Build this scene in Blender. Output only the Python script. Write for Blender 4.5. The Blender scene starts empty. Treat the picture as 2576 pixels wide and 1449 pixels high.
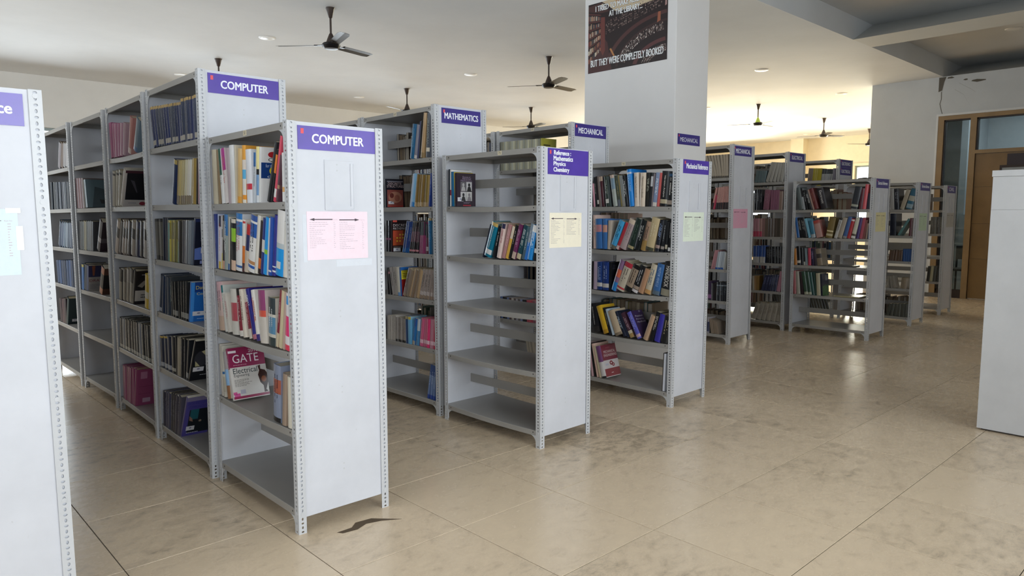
import bpy, bmesh, math, random
from mathutils import Matrix, Vector
PI = math.pi
R = math.radians
rnd = random.Random(7)
scene = bpy.context.scene
col = scene.collection

# ------------------------------------------------------------------ camera
CAM_F, CAM_YAW, CAM_PITCH, CAM_ROLL, CAM_H = 1797.214, 0.816437, -0.101941, -0.0015307, 1.427
_f = Vector((math.cos(CAM_YAW) * math.cos(CAM_PITCH), math.sin(CAM_YAW) * math.cos(CAM_PITCH), math.sin(CAM_PITCH)))
_r = Vector((math.sin(CAM_YAW), -math.cos(CAM_YAW), 0))
_u = _r.cross(_f)
CR = math.cos(CAM_ROLL) * _r + math.sin(CAM_ROLL) * _u
CU = -math.sin(CAM_ROLL) * _r + math.cos(CAM_ROLL) * _u
CF = _f
cam_data = bpy.data.cameras.new('camera')
cam = bpy.data.objects.new('camera', cam_data)
col.objects.link(cam)
cam.matrix_world = Matrix(((CR.x, CU.x, -CF.x, 0), (CR.y, CU.y, -CF.y, 0), (CR.z, CU.z, -CF.z, CAM_H), (0, 0, 0, 1)))
cam_data.sensor_width = 36
cam_data.lens = CAM_F / 2576 * 36
cam_data.clip_start = .05
cam_data.clip_end = 200
scene.camera = cam

# ------------------------------------------------------------------ exposure and world
scene.view_settings.view_transform = 'Standard'
scene.view_settings.look = 'None'
scene.view_settings.gamma = 1
scene.view_settings.use_curve_mapping = False
scene.view_settings.exposure = 0.12
scene.cycles.use_denoising = True
scene.cycles.max_bounces = 10
scene.cycles.diffuse_bounces = 5
scene.cycles.glossy_bounces = 3
scene.cycles.transparent_max_bounces = 8
scene.cycles.sample_clamp_indirect = 6
scene.cycles.caustics_reflective = False
scene.cycles.caustics_refractive = False
world = bpy.data.worlds.new('sky')
scene.world = world
world.use_nodes = True
wn = world.node_tree.nodes
wn['Background'].inputs['Color'].default_value = (0.86, 0.93, 1.0, 1)
wn['Background'].inputs['Strength'].default_value = 3.0

# daylight entering by the windows: one area light in each opening
def daylight(name, loc, rot, w, h, watts, c):
    l = bpy.data.lights.new(name, 'AREA')
    l.shape = 'RECTANGLE'; l.size = w; l.size_y = h; l.energy = watts; l.color = c
    o = bpy.data.objects.new(name, l); col.objects.link(o)
    o.location = loc; o.rotation_euler = rot
    return o
COOL = (.88, .93, 1.0); WARM = (1.0, .92, .74); NEUT = (.88, .93, 1.0)
# windows: (wall, a0, a1, z0, z1, watts, colour); back wall y=14.25, far wall x=22.1, near wall y=-2.7, left wall x=-3.8
WINDOWS = [
    ('back', .9, 3.3, .95, 2.9, 110, NEUT), ('back', 4.2, 6.6, .95, 2.9, 80, NEUT), ('back', 7.5, 9.9, .95, 2.9, 55, NEUT),
    ('back', 10.8, 13.2, .95, 2.9, 60, NEUT), ('back', 14.1, 16.5, .95, 2.9, 430, WARM), ('back', 17.4, 19.8, .95, 2.9, 430, WARM),
    ('far', 6.1, 8.66, .95, 2.86, 400, WARM), ('far', 10.8, 13.2, .95, 2.9, 430, WARM),
    ('near', -3.0, -.4, .9, 2.9, 125, COOL), ('near', .6, 3.2, .9, 2.9, 160, COOL), ('near', 4.1, 6.7, .9, 2.9, 40, COOL),
    ('left', -2.1, .3, .9, 2.9, 45, COOL), ('left', 1.2, 3.6, .9, 2.9, 70, COOL), ('left', 5.4, 8.0, .9, 2.9, 110, NEUT), ('left', 9.6, 12.2, .9, 2.9, 110, NEUT),
]
YB, XF_, YN, XL = 14.25, 22.1, -2.7, -3.8
for wl, a0, a1, z0, z1, P, c in WINDOWS:
    m, zc, w, h = (a0 + a1) / 2, (z0 + z1) / 2, a1 - a0 - .1, z1 - z0 - .1
    if wl == 'back': daylight('daylight', (m, YB + .12, zc), (R(-90), 0, 0), w, h, P, c)
    if wl == 'far': daylight('daylight', (XF_ + .12, m, zc), (R(90), 0, R(90)), w, h, P, c)
    if wl == 'near': daylight('daylight', (m, YN - .12, zc), (R(90), 0, 0), w, h, P, c)
    if wl == 'left': daylight('daylight', (XL - .12, m, zc), (R(90), 0, R(-90)), w, h, P, c)

# ------------------------------------------------------------------ helpers
def hx(s):
    s = s.lstrip('#')
    v = [int(s[i:i + 2], 16) / 255 for i in (0, 2, 4)]
    return tuple(c / 12.92 if c <= .04045 else ((c + .055) / 1.055) ** 2.4 for c in v)
class MB:
    """collects faces with a colour each and links them as ONE mesh object"""
    def __init__(s): s.v = []; s.f = []; s.c = []
    def poly(s, pts, c=(1, 1, 1)):
        n = len(s.v); s.v += [tuple(p) for p in pts]; s.f.append(tuple(range(n, n + len(pts)))); s.c.append(c); return s
    def box(s, a, b, c=(1, 1, 1)):
        x0, y0, z0 = a; x1, y1, z1 = b; n = len(s.v)
        s.v += [(x0, y0, z0), (x1, y0, z0), (x1, y1, z0), (x0, y1, z0), (x0, y0, z1), (x1, y0, z1), (x1, y1, z1), (x0, y1, z1)]
        for q in ((0, 3, 2, 1), (4, 5, 6, 7), (0, 1, 5, 4), (1, 2, 6, 5), (2, 3, 7, 6), (3, 0, 4, 7)):
            s.f.append(tuple(n + i for i in q)); s.c.append(c)
        return s
    def lathe(s, prof, seg=20, c=(1, 1, 1), o=(0, 0, 0)):
        n = len(s.v)
        for r, z in prof:
            for k in range(seg):
                a = 2 * PI * k / seg; s.v.append((o[0] + r * math.cos(a), o[1] + r * math.sin(a), o[2] + z))
        for j in range(len(prof) - 1):
            for k in range(seg):
                k2 = (k + 1) % seg
                s.f.append((n + j * seg + k, n + j * seg + k2, n + (j + 1) * seg + k2, n + (j + 1) * seg + k)); s.c.append(c)
        s.f.append(tuple(n + k for k in reversed(range(seg)))); s.c.append(c)
        m = n + (len(prof) - 1) * seg
        s.f.append(tuple(m + k for k in range(seg))); s.c.append(c)
        return s
    def prism(s, pts, vec, c=(1, 1, 1)):
        n = len(s.v); k = len(pts)
        s.v += [tuple(p) for p in pts] + [tuple(p[i] + vec[i] for i in range(3)) for p in pts]
        s.f.append(tuple(n + i for i in range(k))); s.c.append(c)
        s.f.append(tuple(n + k + i for i in reversed(range(k)))); s.c.append(c)
        for i in range(k):
            j = (i + 1) % k; s.f.append((n + j, n + i, n + k + i, n + k + j)); s.c.append(c)
        return s
    def add(s, o, M=None):
        n = len(s.v); s.v += [tuple(M @ Vector(p)) for p in o.v] if M is not None else o.v
        s.f += [tuple(n + i for i in q) for q in o.f]; s.c += o.c; return s
    def mesh(s, name, m, smooth=False, fix=True):
        me = bpy.data.meshes.new(name); me.from_pydata(s.v, [], s.f)
        me.materials.append(M_[m] if isinstance(m, str) else m)
        at = me.color_attributes.new('Col', 'FLOAT_COLOR', 'CORNER')
        buf = []
        for p, c in zip(me.polygons, s.c): buf += [c[0], c[1], c[2], 1.0] * p.loop_total
        at.data.foreach_set('color', buf)
        if fix:
            bm = bmesh.new(); bm.from_mesh(me); bmesh.ops.recalc_face_normals(bm, faces=bm.faces); bm.to_mesh(me); bm.free()
        if smooth:
            me.polygons.foreach_set('use_smooth', [True] * len(me.polygons))
            try: me.set_sharp_from_angle(angle=R(35))
            except Exception: pass
        me.update(); return me
    def build(s, name, m, parent=None, smooth=False, loc=None, fix=True):
        return put(name, s.mesh(name, m, smooth, fix), parent, loc)
def put(name, me, parent=None, loc=None, rotz=0):
    o = bpy.data.objects.new(name, me); col.objects.link(o)
    if parent is not None: o.parent = parent
    if loc is not None: o.location = loc
    if rotz: o.rotation_euler = (0, 0, rotz)
    return o
def tag(o, label=None, cat=None, group=None, kind=None):
    if label: o['label'] = label
    if cat: o['category'] = cat
    if group: o['group'] = group
    if kind: o['kind'] = kind
    return o
def empty(name, label=None, cat=None, loc=(0, 0, 0), group=None):
    o = bpy.data.objects.new(name, None); col.objects.link(o); o.location = loc; o.empty_display_size = .1
    return tag(o, label, cat, group)

# ------------------------------------------------------------------ materials
M_ = {}
def new_mat(name):
    m = bpy.data.materials.new(name); m.use_nodes = True; M_[name] = m
    nt = m.node_tree; return nt, nt.nodes['Principled BSDF']
def nd(nt, t, **kw):
    n = nt.nodes.new(t)
    for k, v in kw.items():
        if k in n.inputs: n.inputs[k].default_value = v
        else: setattr(n, k, v)
    return n
def ramp(nt, stops):
    r = nt.nodes.new('ShaderNodeValToRGB'); e = r.color_ramp.elements
    while len(e) < len(stops): e.new(.5)
    for k, (p, c) in enumerate(stops):
        e[k].position = p; e[k].color = (*c, 1) if len(c) == 3 else c
    return r
def plain(name, c, rough=.5, metal=0, var=.06, scale=6, bump=0, spec=.5, coat=0):
    """one colour with faint large-scale mottling, and optional fine relief"""
    nt, b = new_mat(name); L = nt.links
    tc = nd(nt, 'ShaderNodeTexCoord'); no = nd(nt, 'ShaderNodeTexNoise', Scale=scale, Detail=5, Roughness=.6)
    L.new(tc.outputs['Object'], no.inputs['Vector'])
    r = ramp(nt, [(.3, tuple(max(0, x * (1 - var)) for x in c)), (.7, tuple(min(1, x * (1 + var)) for x in c))])
    L.new(no.outputs['Fac'], r.inputs['Fac']); L.new(r.outputs['Color'], b.inputs['Base Color'])
    b.inputs['Roughness'].default_value = rough; b.inputs['Metallic'].default_value = metal
    b.inputs['Specular IOR Level'].default_value = spec; b.inputs['Coat Weight'].default_value = coat
    if bump:
        n2 = nd(nt, 'ShaderNodeTexNoise', Scale=scale * 12, Detail=4); L.new(tc.outputs['Object'], n2.inputs['Vector'])
        bp = nd(nt, 'ShaderNodeBump', Strength=bump, Distance=.002); L.new(n2.outputs['Fac'], bp.inputs['Height']); L.new(bp.outputs['Normal'], b.inputs['Normal'])
    return M_[name]
def printed(name, rough=.5, coat=0, var=.05):
    """colour from the mesh's own colour attribute (print, book covers)"""
    nt, b = new_mat(name); L = nt.links
    at = nd(nt, 'ShaderNodeVertexColor', layer_name='Col')
    tc = nd(nt, 'ShaderNodeTexCoord'); no = nd(nt, 'ShaderNodeTexNoise', Scale=40, Detail=4, Roughness=.7)
    L.new(tc.outputs['Object'], no.inputs['Vector'])
    r = ramp(nt, [(.3, (1 - var,) * 3), (.7, (1, 1, 1))]); L.new(no.outputs['Fac'], r.inputs['Fac'])
    mx = nd(nt, 'ShaderNodeMix', data_type='RGBA', blend_type='MULTIPLY'); mx.inputs['Factor'].default_value = 1
    L.new(at.outputs['Color'], mx.inputs['A']); L.new(r.outputs['Color'], mx.inputs['B']); L.new(mx.outputs['Result'], b.inputs['Base Color'])
    b.inputs['Roughness'].default_value = rough; b.inputs['Coat Weight'].default_value = coat; b.inputs['Coat Roughness'].default_value = .15
    return M_[name]
def steel(name, c, rough=.38, dirt=(.25, .21, .17), amount=.5):
    """enamelled steel with grime specks and scuffs"""
    nt, b = new_mat(name); L = nt.links
    tc = nd(nt, 'ShaderNodeTexCoord')
    n1 = nd(nt, 'ShaderNodeTexNoise', Scale=3.2, Detail=6, Roughness=.62); n2 = nd(nt, 'ShaderNodeTexNoise', Scale=38, Detail=3, Roughness=.7)
    for n in (n1, n2): L.new(tc.outputs['Object'], n.inputs['Vector'])
    r1 = ramp(nt, [(.3, tuple(x * .90 for x in c)), (.65, c)]); L.new(n1.outputs['Fac'], r1.inputs['Fac'])
    r2 = ramp(nt, [(.69, (0, 0, 0)), (.80, (amount,) * 3)]); L.new(n2.outputs['Fac'], r2.inputs['Fac'])
    mx = nd(nt, 'ShaderNodeMix', data_type='RGBA'); L.new(r2.outputs['Color'], mx.inputs['Factor'])
    L.new(r1.outputs['Color'], mx.inputs['A']); mx.inputs['B'].default_value = (*dirt, 1)
    L.new(mx.outputs['Result'], b.inputs['Base Color'])
    b.inputs['Roughness'].default_value = rough
    return M_[name]
steel('panel_enamel', (.61, .61, .645), .42, amount=.25)
steel('post_enamel', (.55, .55, .56), .33, amount=.45)
steel('shelf_enamel', (.35, .33, .305), .33, dirt=(.20, .17, .14), amount=.5)
steel('cabinet_enamel', (.62, .62, .63), .45, amount=.3)
plain('bolt_zinc', (.55, .55, .56), .3, .8)
printed('book_cover', .38, .25)
printed('page_stack', .8, 0, .18)
printed('print', .5)
printed('gloss_print', .28, .3)
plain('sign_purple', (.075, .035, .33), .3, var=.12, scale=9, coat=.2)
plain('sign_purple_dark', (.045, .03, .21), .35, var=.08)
plain('white_vinyl', (.86, .86, .88), .5)
plain('ceiling_paint', (.66, .67, .68), .75, var=.05, scale=.9, bump=.15)
plain('beam_paint', (.60, .60, .58), .75, var=.04, scale=.9)
plain('wall_paint', (.74, .74, .735), .7, var=.05, scale=1.2, bump=.2)
plain('column_paint', (.76, .735, .72), .65, var=.03, scale=1.5, bump=.15)
plain('cream_wall', (.80, .72, .56), .75, var=.04)
plain('grout', (.10, .08, .06), .8)
plain('fan_brown', (.045, .028, .022), .35, var=.2)
plain('fan_black', (.012, .010, .010), .32, spec=.22)
plain('fan_green', (.55, .75, .12), .5)
plain('plastic_white', (.78, .77, .74), .4)
plain('lamp_diffuser', (.82, .82, .80), .3)
plain('wood_frame', (.30, .19, .085), .45, var=.12, scale=5)
plain('door_veneer', (.24, .14, .052), .42, var=.14, scale=3)
plain('frame_dark', (.035, .02, .014), .5)
plain('plaque_dark', (.03, .016, .02), .4)
plain('black_plastic', (.015, .015, .017), .4)
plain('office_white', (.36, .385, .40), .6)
plain('window_aluminium', (.30, .36, .37), .4, .3)
plain('bag_brown', (.05, .035, .025), .7, var=.3, scale=30)
plain('wall_paint_shaded', (.60, .615, .62), .7, var=.06, scale=1.2, bump=.2)  # darker copy of wall_paint: shade on the door wall put into the colour
plain('tape', (.58, .57, .55), .2, coat=.5)
plain('dry_leaf', (.10, .065, .035), .7)
def glass(name, tint, gl=.10):
    nt, b = new_mat(name); L = nt.links; out = nt.nodes['Material Output']; nt.nodes.remove(b)
    t = nd(nt, 'ShaderNodeBsdfTransparent'); t.inputs['Color'].default_value = (*tint, 1)
    g_ = nd(nt, 'ShaderNodeBsdfGlossy'); g_.inputs['Roughness'].default_value = .03
    mx = nd(nt, 'ShaderNodeMixShader'); fr = nd(nt, 'ShaderNodeFresnel', IOR=1.45)
    L.new(fr.outputs['Fac'], mx.inputs['Fac']); L.new(t.outputs['BSDF'], mx.inputs[1]); L.new(g_.outputs['BSDF'], mx.inputs[2]); L.new(mx.outputs['Shader'], out.inputs['Surface'])
glass('pane_glass', (.80, .87, .88)); glass('window_glass', (.95, .97, .97))
# floor tile: beige vitrified tile, streaky grey-brown wear, slight differences tile to tile
nt, b = new_mat('floor_tile'); L = nt.links
tc = nd(nt, 'ShaderNodeTexCoord'); oi = nd(nt, 'ShaderNodeObjectInfo'); ge = nd(nt, 'ShaderNodeNewGeometry')
mp = nd(nt, 'ShaderNodeMapping'); mp.inputs['Scale'].default_value = (2.7, 4.2, 1); mp.inputs['Rotation'].default_value = (0, 0, R(-38))
L.new(ge.outputs['Position'], mp.inputs['Vector'])
n1 = nd(nt, 'ShaderNodeTexNoise', Scale=3.4, Detail=12, Roughness=.78, Distortion=.25); L.new(mp.outputs['Vector'], n1.inputs['Vector'])
n2 = nd(nt, 'ShaderNodeTexNoise', Scale=.55, Detail=3); L.new(ge.outputs['Position'], n2.inputs['Vector'])
ad = nd(nt, 'ShaderNodeMath', operation='MULTIPLY_ADD'); L.new(n2.outputs['Fac'], ad.inputs[0]); ad.inputs[1].default_value = .55; L.new(n1.outputs['Fac'], ad.inputs[2])
a2 = nd(nt, 'ShaderNodeMath', operation='MULTIPLY_ADD'); L.new(oi.outputs['Random'], a2.inputs[0]); a2.inputs[1].default_value = .14; L.new(ad.outputs['Value'], a2.inputs[2])
rr = ramp(nt, [(.66, (.78, .615, .43)), (.84, (.72, .565, .395)), (1.02, (.54, .42, .29)), (1.0, (.42, .325, .22))]); rr.color_ramp.elements[2].position = .97; rr.color_ramp.elements[3].position = 1.0
L.new(a2.outputs['Value'], rr.inputs['Fac'])
L.new(rr.outputs['Color'], b.inputs['Base Color'])
r3 = ramp(nt, [(.5, (.16,) * 3), (1.0, (.34,) * 3)]); L.new(a2.outputs['Value'], r3.inputs['Fac']); L.new(r3.outputs['Color'], b.inputs['Roughness'])

# ------------------------------------------------------------------ lettering (built-in font, as flat outlines)
TEXT = {}
def prepare_text(words):
    obs = []
    for w, off in words:
        cu = bpy.data.curves.new('t', 'FONT'); cu.body = w; cu.size = 1; cu.offset = off; cu.fill_mode = 'BOTH'; cu.resolution_u = 3
        o = bpy.data.objects.new('t', cu); col.objects.link(o); obs.append((w, off, o))
    bpy.context.view_layer.update(); dg = bpy.context.evaluated_depsgraph_get()
    for w, off, o in obs:
        me = bpy.data.meshes.new_from_object(o.evaluated_get(dg))
        v = [(p.co.x, p.co.y) for p in me.vertices]; f = [tuple(p.vertices) for p in me.polygons]
        x0 = min(p[0] for p in v); x1 = max(p[0] for p in v); y0 = min(p[1] for p in v); y1 = max(p[1] for p in v)
        TEXT[w] = ([((x - x0) / (x1 - x0), (y - y0) / (y1 - y0)) for x, y in v], f)
        bpy.data.meshes.remove(me); cu = o.data; bpy.data.objects.remove(o); bpy.data.curves.remove(cu)
BOLD = ['COMPUTER', 'MATHEMATICS', 'MECHANICAL', 'ELECTRICAL', 'ELECTRONICS', 'Reference :', 'Mathematics', 'Physics', 'Chemistry', 'Mechanical Reference', 'Electrical Reference', 'Electronics Reference', 'CIVIL', 'Reference',
        'I TRIED TO MAKE RESERVATIONS', 'AT THE LIBRARY...', 'BUT THEY WERE COMPLETELY BOOKED', 'GATE', 'GMAT', '2016', 'DISCRETE', 'STRUCTURES', 'MATHEMATICS ', 'COMM', 'DATA AND COMPUTER', 'COMMUNICATIONS', 'Business', 'Communication', 'Data Com', 'Computer', 'DRAW']
THIN = ['50', '70', '90', '69', '89', 'Quant', 'for the', 'Electrical', 'Engineering', 'MECHANICAL ', 'ENGINEERING', 'Elements of', 'Advanced', 'Mathematics ', 'QUANTUM', 'MECHANICS', 'Practical', 'Pumping', 'Handbook', 'NORMAN', 'Rack No',
        'Machine Tools Handbook', 'Machinery Handbook', 'Vibration Analysis', 'MOTOR VEHICLE', 'HANDBOOK', 'MECHANICAL ENGINEERS HANDBOOK', 'Mathematical Statistics', 'Electronic']
prepare_text([(w, 0) for w in BOLD] + [(w, 0) for w in THIN])
def letters(mb, word, fn, u0, u1, v0, v1, c, bold=0):
    """adds a word filling the box u0..u1, v0..v1; fn maps (u, v) to 3D; bold strokes are laid twice, a hair apart"""
    if bold:
        for n_, (k, j) in enumerate(((-1, 0), (1, 0), (-.5, .6), (.5, .6), (-.5, -.6), (.5, -.6))): letters(mb, word, lambda u, v, n_=n_: (lambda p: (p[0], p[1] - (n_ + 1) * .00005, p[2]))(fn(u, v)), u0 + k * bold, u1 + k * bold, v0 + j * bold, v1 + j * bold, c)
    v, f = TEXT[word]; n = len(mb.v)
    mb.v += [tuple(fn(u0 + x * (u1 - u0), v0 + y * (v1 - v0))) for x, y in v]
    for q in f: mb.f.append(tuple(n + i for i in q)); mb.c.append(c)

# ------------------------------------------------------------------ floor: grout bed and single tiles
HC = 3.75            # main ceiling height
TS = .6215
floor = MB().box((XL - .3, YN - .3, -.12), (XF_ + .3, YB + .3, -.0025)).build('floor', 'grout')
tag(floor, kind='structure')
def tile_mesh():
    mb = MB(); e = TS / 2 - .0020; i = e - .0004
    mb.v = [(x * e, y * e, -.0035) for x, y in ((-1, -1), (1, -1), (1, 1), (-1, 1))] + [(x * e, y * e, -.0008) for x, y in ((-1, -1), (1, -1), (1, 1), (-1, 1))] + [(x * i, y * i, 0) for x, y in ((-1, -1), (1, -1), (1, 1), (-1, 1))]
    for k in range(4):
        j = (k + 1) % 4
        mb.f += [(k, j, 4 + j, 4 + k), (4 + k, 4 + j, 8 + j, 8 + k)]
    mb.f.append((8, 9, 10, 11)); mb.c = [(1, 1, 1)] * len(mb.f)
    return mb
TM = tile_mesh(); TME = TM.mesh('tile', 'floor_tile', fix=False)
CANDS = []; REST = MB()
def seen(P):
    d = Vector(P) - Vector((0, 0, CAM_H)); z = d.dot(CF)
    if z < .2: return None
    return (1288 + CAM_F * d.dot(CR) / z, 724.5 - CAM_F * d.dot(CU) / z, z)
for ix in range(-11, 32):
    for iy in range(-8, 21):
        x = 2.61 + (ix + .5) * TS; y = 1.835 + (iy + .5) * TS + .012 * ix * 0
        if not (XL - .1 < x < XF_ + .1 and YN - .1 < y < YB + .1): continue
        s_ = seen((x, y, 0)); hid = y > 4.2 and s_ and s_[0] < 1850
        if s_ and -250 < s_[0] < 2826 and s_[1] < 1750 and not (hid and s_[2] > 7): CANDS.append((s_[2] + (2 if hid else 0), x, y))
        else: CANDS.append((99 + abs(x) + abs(y), x, y))
CANDS.sort()
for k, (d, x, y) in enumerate(CANDS):
    if k < 300 and d < 90: put('tile', TME, floor, (x, y, 0))
    else: REST.add(TM, Matrix.Translation((x, y, 0)))
tag(REST.build('floor_tiling', 'floor_tile', floor, fix=False), kind='stuff')

# ------------------------------------------------------------------ walls with window openings
def wall_with_openings(name, axis, at, thick, a0, a1, z1, holes, m):
    """axis 'x': wall runs along x at y=at; axis 'y': runs along y at x=at. thick may be negative"""
    mb = MB(); lo, hi = min(at, at + thick), max(at, at + thick)
    def slab(p0, p1, q0, q1):
        if p1 - p0 < .001 or q1 - q0 < .001: return
        if axis == 'x': mb.box((p0, lo, q0), (p1, hi, q1))
        else: mb.box((lo, p0, q0), (hi, p1, q1))
    cur = a0
    for h0, h1, zz0, zz1 in sorted(holes):
        slab(cur, h0, 0, z1); slab(h0, h1, 0, zz0); slab(h0, h1, zz1, z1); cur = h1
    slab(cur, a1, 0, z1)
    return tag(mb.build(name, m), kind='structure')
def win(n, wl, a0, a1, z0, z1):
    at, d = {'back': (YB, .25), 'far': (XF_, .25), 'near': (YN, -.25), 'left': (XL, -.25)}[wl]
    rt = tag(bpy.data.objects.new('window_%d' % n, None), kind='structure'); col.objects.link(rt)
    s0, s1 = sorted((at + d * .25, at + d * .42)); g0, g1 = sorted((at + d * .31, at + d * .34))
    def bx(nm, p0, p1, q0, q1, m, c0=s0, c1=s1):
        mb = MB()
        mb.box((p0, c0, q0), (p1, c1, q1)) if wl in ('back', 'near') else mb.box((c0, p0, q0), (c1, p1, q1))
        mb.build(nm, m, rt)
    t = .05
    bx('window_frame', a0, a0 + t, z0, z1, 'window_aluminium'); bx('window_frame', a1 - t, a1, z0, z1, 'window_aluminium')
    bx('window_frame', a0 + t, a1 - t, z0, z0 + t, 'window_aluminium'); bx('window_frame', a0 + t, a1 - t, z1 - t, z1, 'window_aluminium')
    mid = (a0 + a1) / 2; bx('mullion', mid - t / 2, mid + t / 2, z0 + t, z1 - t, 'window_aluminium')
    bx('pane', a0 + t, mid - t / 2, z0 + t, z1 - t, 'window_glass', g0, g1); bx('pane', mid + t / 2, a1 - t, z0 + t, z1 - t, 'window_glass', g0, g1)
for wl in ('back', 'far', 'near', 'left'):
    H_ = [(w[1], w[2], w[3], w[4]) for w in WINDOWS if w[0] == wl]
    if wl == 'back': wall_with_openings('wall_back', 'x', YB, .25, XL - .25, XF_ + .25, 4.2, H_, 'wall_paint')
    if wl == 'far': wall_with_openings('wall_far', 'y', XF_, .25, 5.0, YB, 4.2, H_, 'cream_wall')
    if wl == 'near': wall_with_openings('wall_near', 'x', YN, -.25, XL - .25, 14.1, 4.2, H_, 'wall_paint')
    if wl == 'left': wall_with_openings('wall_left', 'y', XL, -.25, YN, YB, 4.2, H_, 'wall_paint')
for n, w in enumerate(WINDOWS): win(n + 1, *w[:5])
# sill band over the far window and the pier beside it
tag(MB().box((XF_ - .06, 6.0, 2.86), (XF_, 8.74, 2.93)).build('trim_1', 'cream_wall'), kind='structure')
tag(MB().box((XF_ - .32, 10.1, 0), (XF_, 10.5, HC)).build('wall_pier', 'cream_wall'), kind='structure')

# ------------------------------------------------------------------ door wall at x=13.855, door frame, glazing, the office behind
XD, DT = 13.855, .25
wall_with_openings('wall_right', 'y', XD, DT, YN, 5.184, HC, [(2.38, 4.075, 0, 3.09)], 'wall_paint_shaded')
tag(MB().box((XD + DT, 5.0, 0), (XF_, 5.184, HC)).build('wall_side', 'cream_wall'), kind='structure')
# plaster edge round the opening and the flaked paint above it
mb = MB(); mb.box((XD - .012, 4.075, 0), (XD, 4.105, 3.125)); mb.box((XD - .012, 2.3, 3.09), (XD, 4.075, 3.125)); tag(mb.build('trim_2', 'wall_paint'), kind='structure')
def blob(mb, y, z, w, h, seed, c):
    q = random.Random(seed); n = 9
    mb.poly([(XD - .003, y + w / 2 * math.cos(2 * PI * k / n) * q.uniform(.6, 1.1), z + h / 2 * math.sin(2 * PI * k / n) * q.uniform(.6, 1.1)) for k in range(n)], c)
gr = hx('5d5548')
mb = MB(); mb.poly([(XD - .003, 4.10, 3.74), (XD - .003, 3.99, 3.74), (XD - .003, 4.02, 3.66), (XD - .003, 4.045, 3.52), (XD - .003, 4.10, 3.5)], gr)
blob(mb, 3.93, 3.72, .12, .04, 3, gr); mb.build('bare_plaster', 'print', bpy.data.objects['wall_right'])
mb = MB(); blob(mb, 3.52, 3.62, .22, .05, 5, gr); mb.build('bare_plaster', 'print', bpy.data.objects['wall_right'])
mb = MB(); blob(mb, 3.70, 3.66, .08, .03, 6, gr); mb.build('bare_plaster', 'print', bpy.data.objects['wall_right'])
mb = MB()
pts = [(4.06, 3.5), (4.055, 3.38), (4.075, 3.3), (4.05, 3.2), (4.03, 3.13)]
for (y0, z0), (y1, z1) in zip(pts, pts[1:]): mb.poly([(XD - .002, y0, z0), (XD - .002, y0 - .012, z0), (XD - .002, y1 - .012, z1), (XD - .002, y1, z1)], hx('6f6a60'))
for pts in ([(3.86, 3.52), (3.72, 3.42), (3.66, 3.30), (3.6, 3.2)], [(3.80, 3.62), (3.62, 3.5), (3.55, 3.44)]):
    for (y0, z0), (y1, z1) in zip(pts, pts[1:]): mb.poly([(XD - .002, y0, z0), (XD - .002, y0 - .004, z0 - .006), (XD - .002, y1 - .004, z1 - .006), (XD - .002, y1, z1)], hx('8f8c86'))
mb.build('paint_crack', 'print', bpy.data.objects['wall_right'])
door = tag(bpy.data.objects.new('door_1', None), kind='structure'); col.objects.link(door)
F0, F1 = XD - .01, XD + .11
def fr(nm, y0, y1, z0, z1, m='wood_frame', x0=F0, x1=F1): return MB().box((x0, y0, z0), (x1, y1, z1)).build(nm, m, door)
fr('frame_jamb', 3.985, 4.073, 0, 3.088); fr('frame_head', 2.385, 3.985, 3.02, 3.088); fr('frame_mullion', 3.50, 3.59, 0, 3.02); fr('frame_jamb', 2.385, 2.47, 0, 3.02); fr('frame_transom', 2.47, 3.50, 2.43, 2.49)
fr('glazing_bead', 3.965, 3.985, .1, 3.02, 'frame_dark', F0 + .02); fr('glazing_bead', 3.59, 3.985, 3.0, 3.02, 'frame_dark', F0 + .02); fr('glazing_bead', 3.48, 3.50, 2.49, 3.02, 'frame_dark', F0 + .02); fr('glazing_bead', 2.47, 3.5, 3.0, 3.02, 'frame_dark', F0 + .02)
fr('kick_rail', 3.59, 3.985, 0, .14, 'frame_dark', F0 + .02)
fr('pane', 3.59, 3.965, .14, 3.0, 'pane_glass', F0 + .07, F0 + .076); fr('pane', 2.47, 3.48, 2.49, 3.0, 'pane_glass', F0 + .07, F0 + .076)
leaf = fr('door_leaf', 2.472, 3.498, .01, 2.425, 'frame_dark', F0 + .045, F0 + .075)
for z0, z1 in ((.012, .678), (.682, 1.268), (1.272, 1.878), (1.882, 2.423)):
    MB().box((F0 + .03, 2.477, z0), (F0 + .0455, 3.492, z1)).build('door_panel', 'door_veneer', leaf)
MB().box((F0 + .015, 2.55, 2.22), (F0 + .03, 3.045, 2.40)).build('name_plaque', 'plaque_dark', leaf)
mb = MB(); mb.box((F0 + .01, 2.55, 2.18), (F0 + .03, 3.14, 2.22)).box((F0 + .01, 3.11, 1.55), (F0 + .03, 3.14, 2.18)).box((F0 + .01, 2.55, 1.55), (F0 + .03, 2.58, 2.18)).box((F0 + .01, 2.58, 1.55), (F0 + .03, 3.11, 1.59)); mb.build('vision_frame', 'frame_dark', leaf)
MB().box((F0 + .02, 2.58, 1.59), (F0 + .0295, 3.11, 2.18)).build('vision_pane', 'office_white', leaf)
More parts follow.
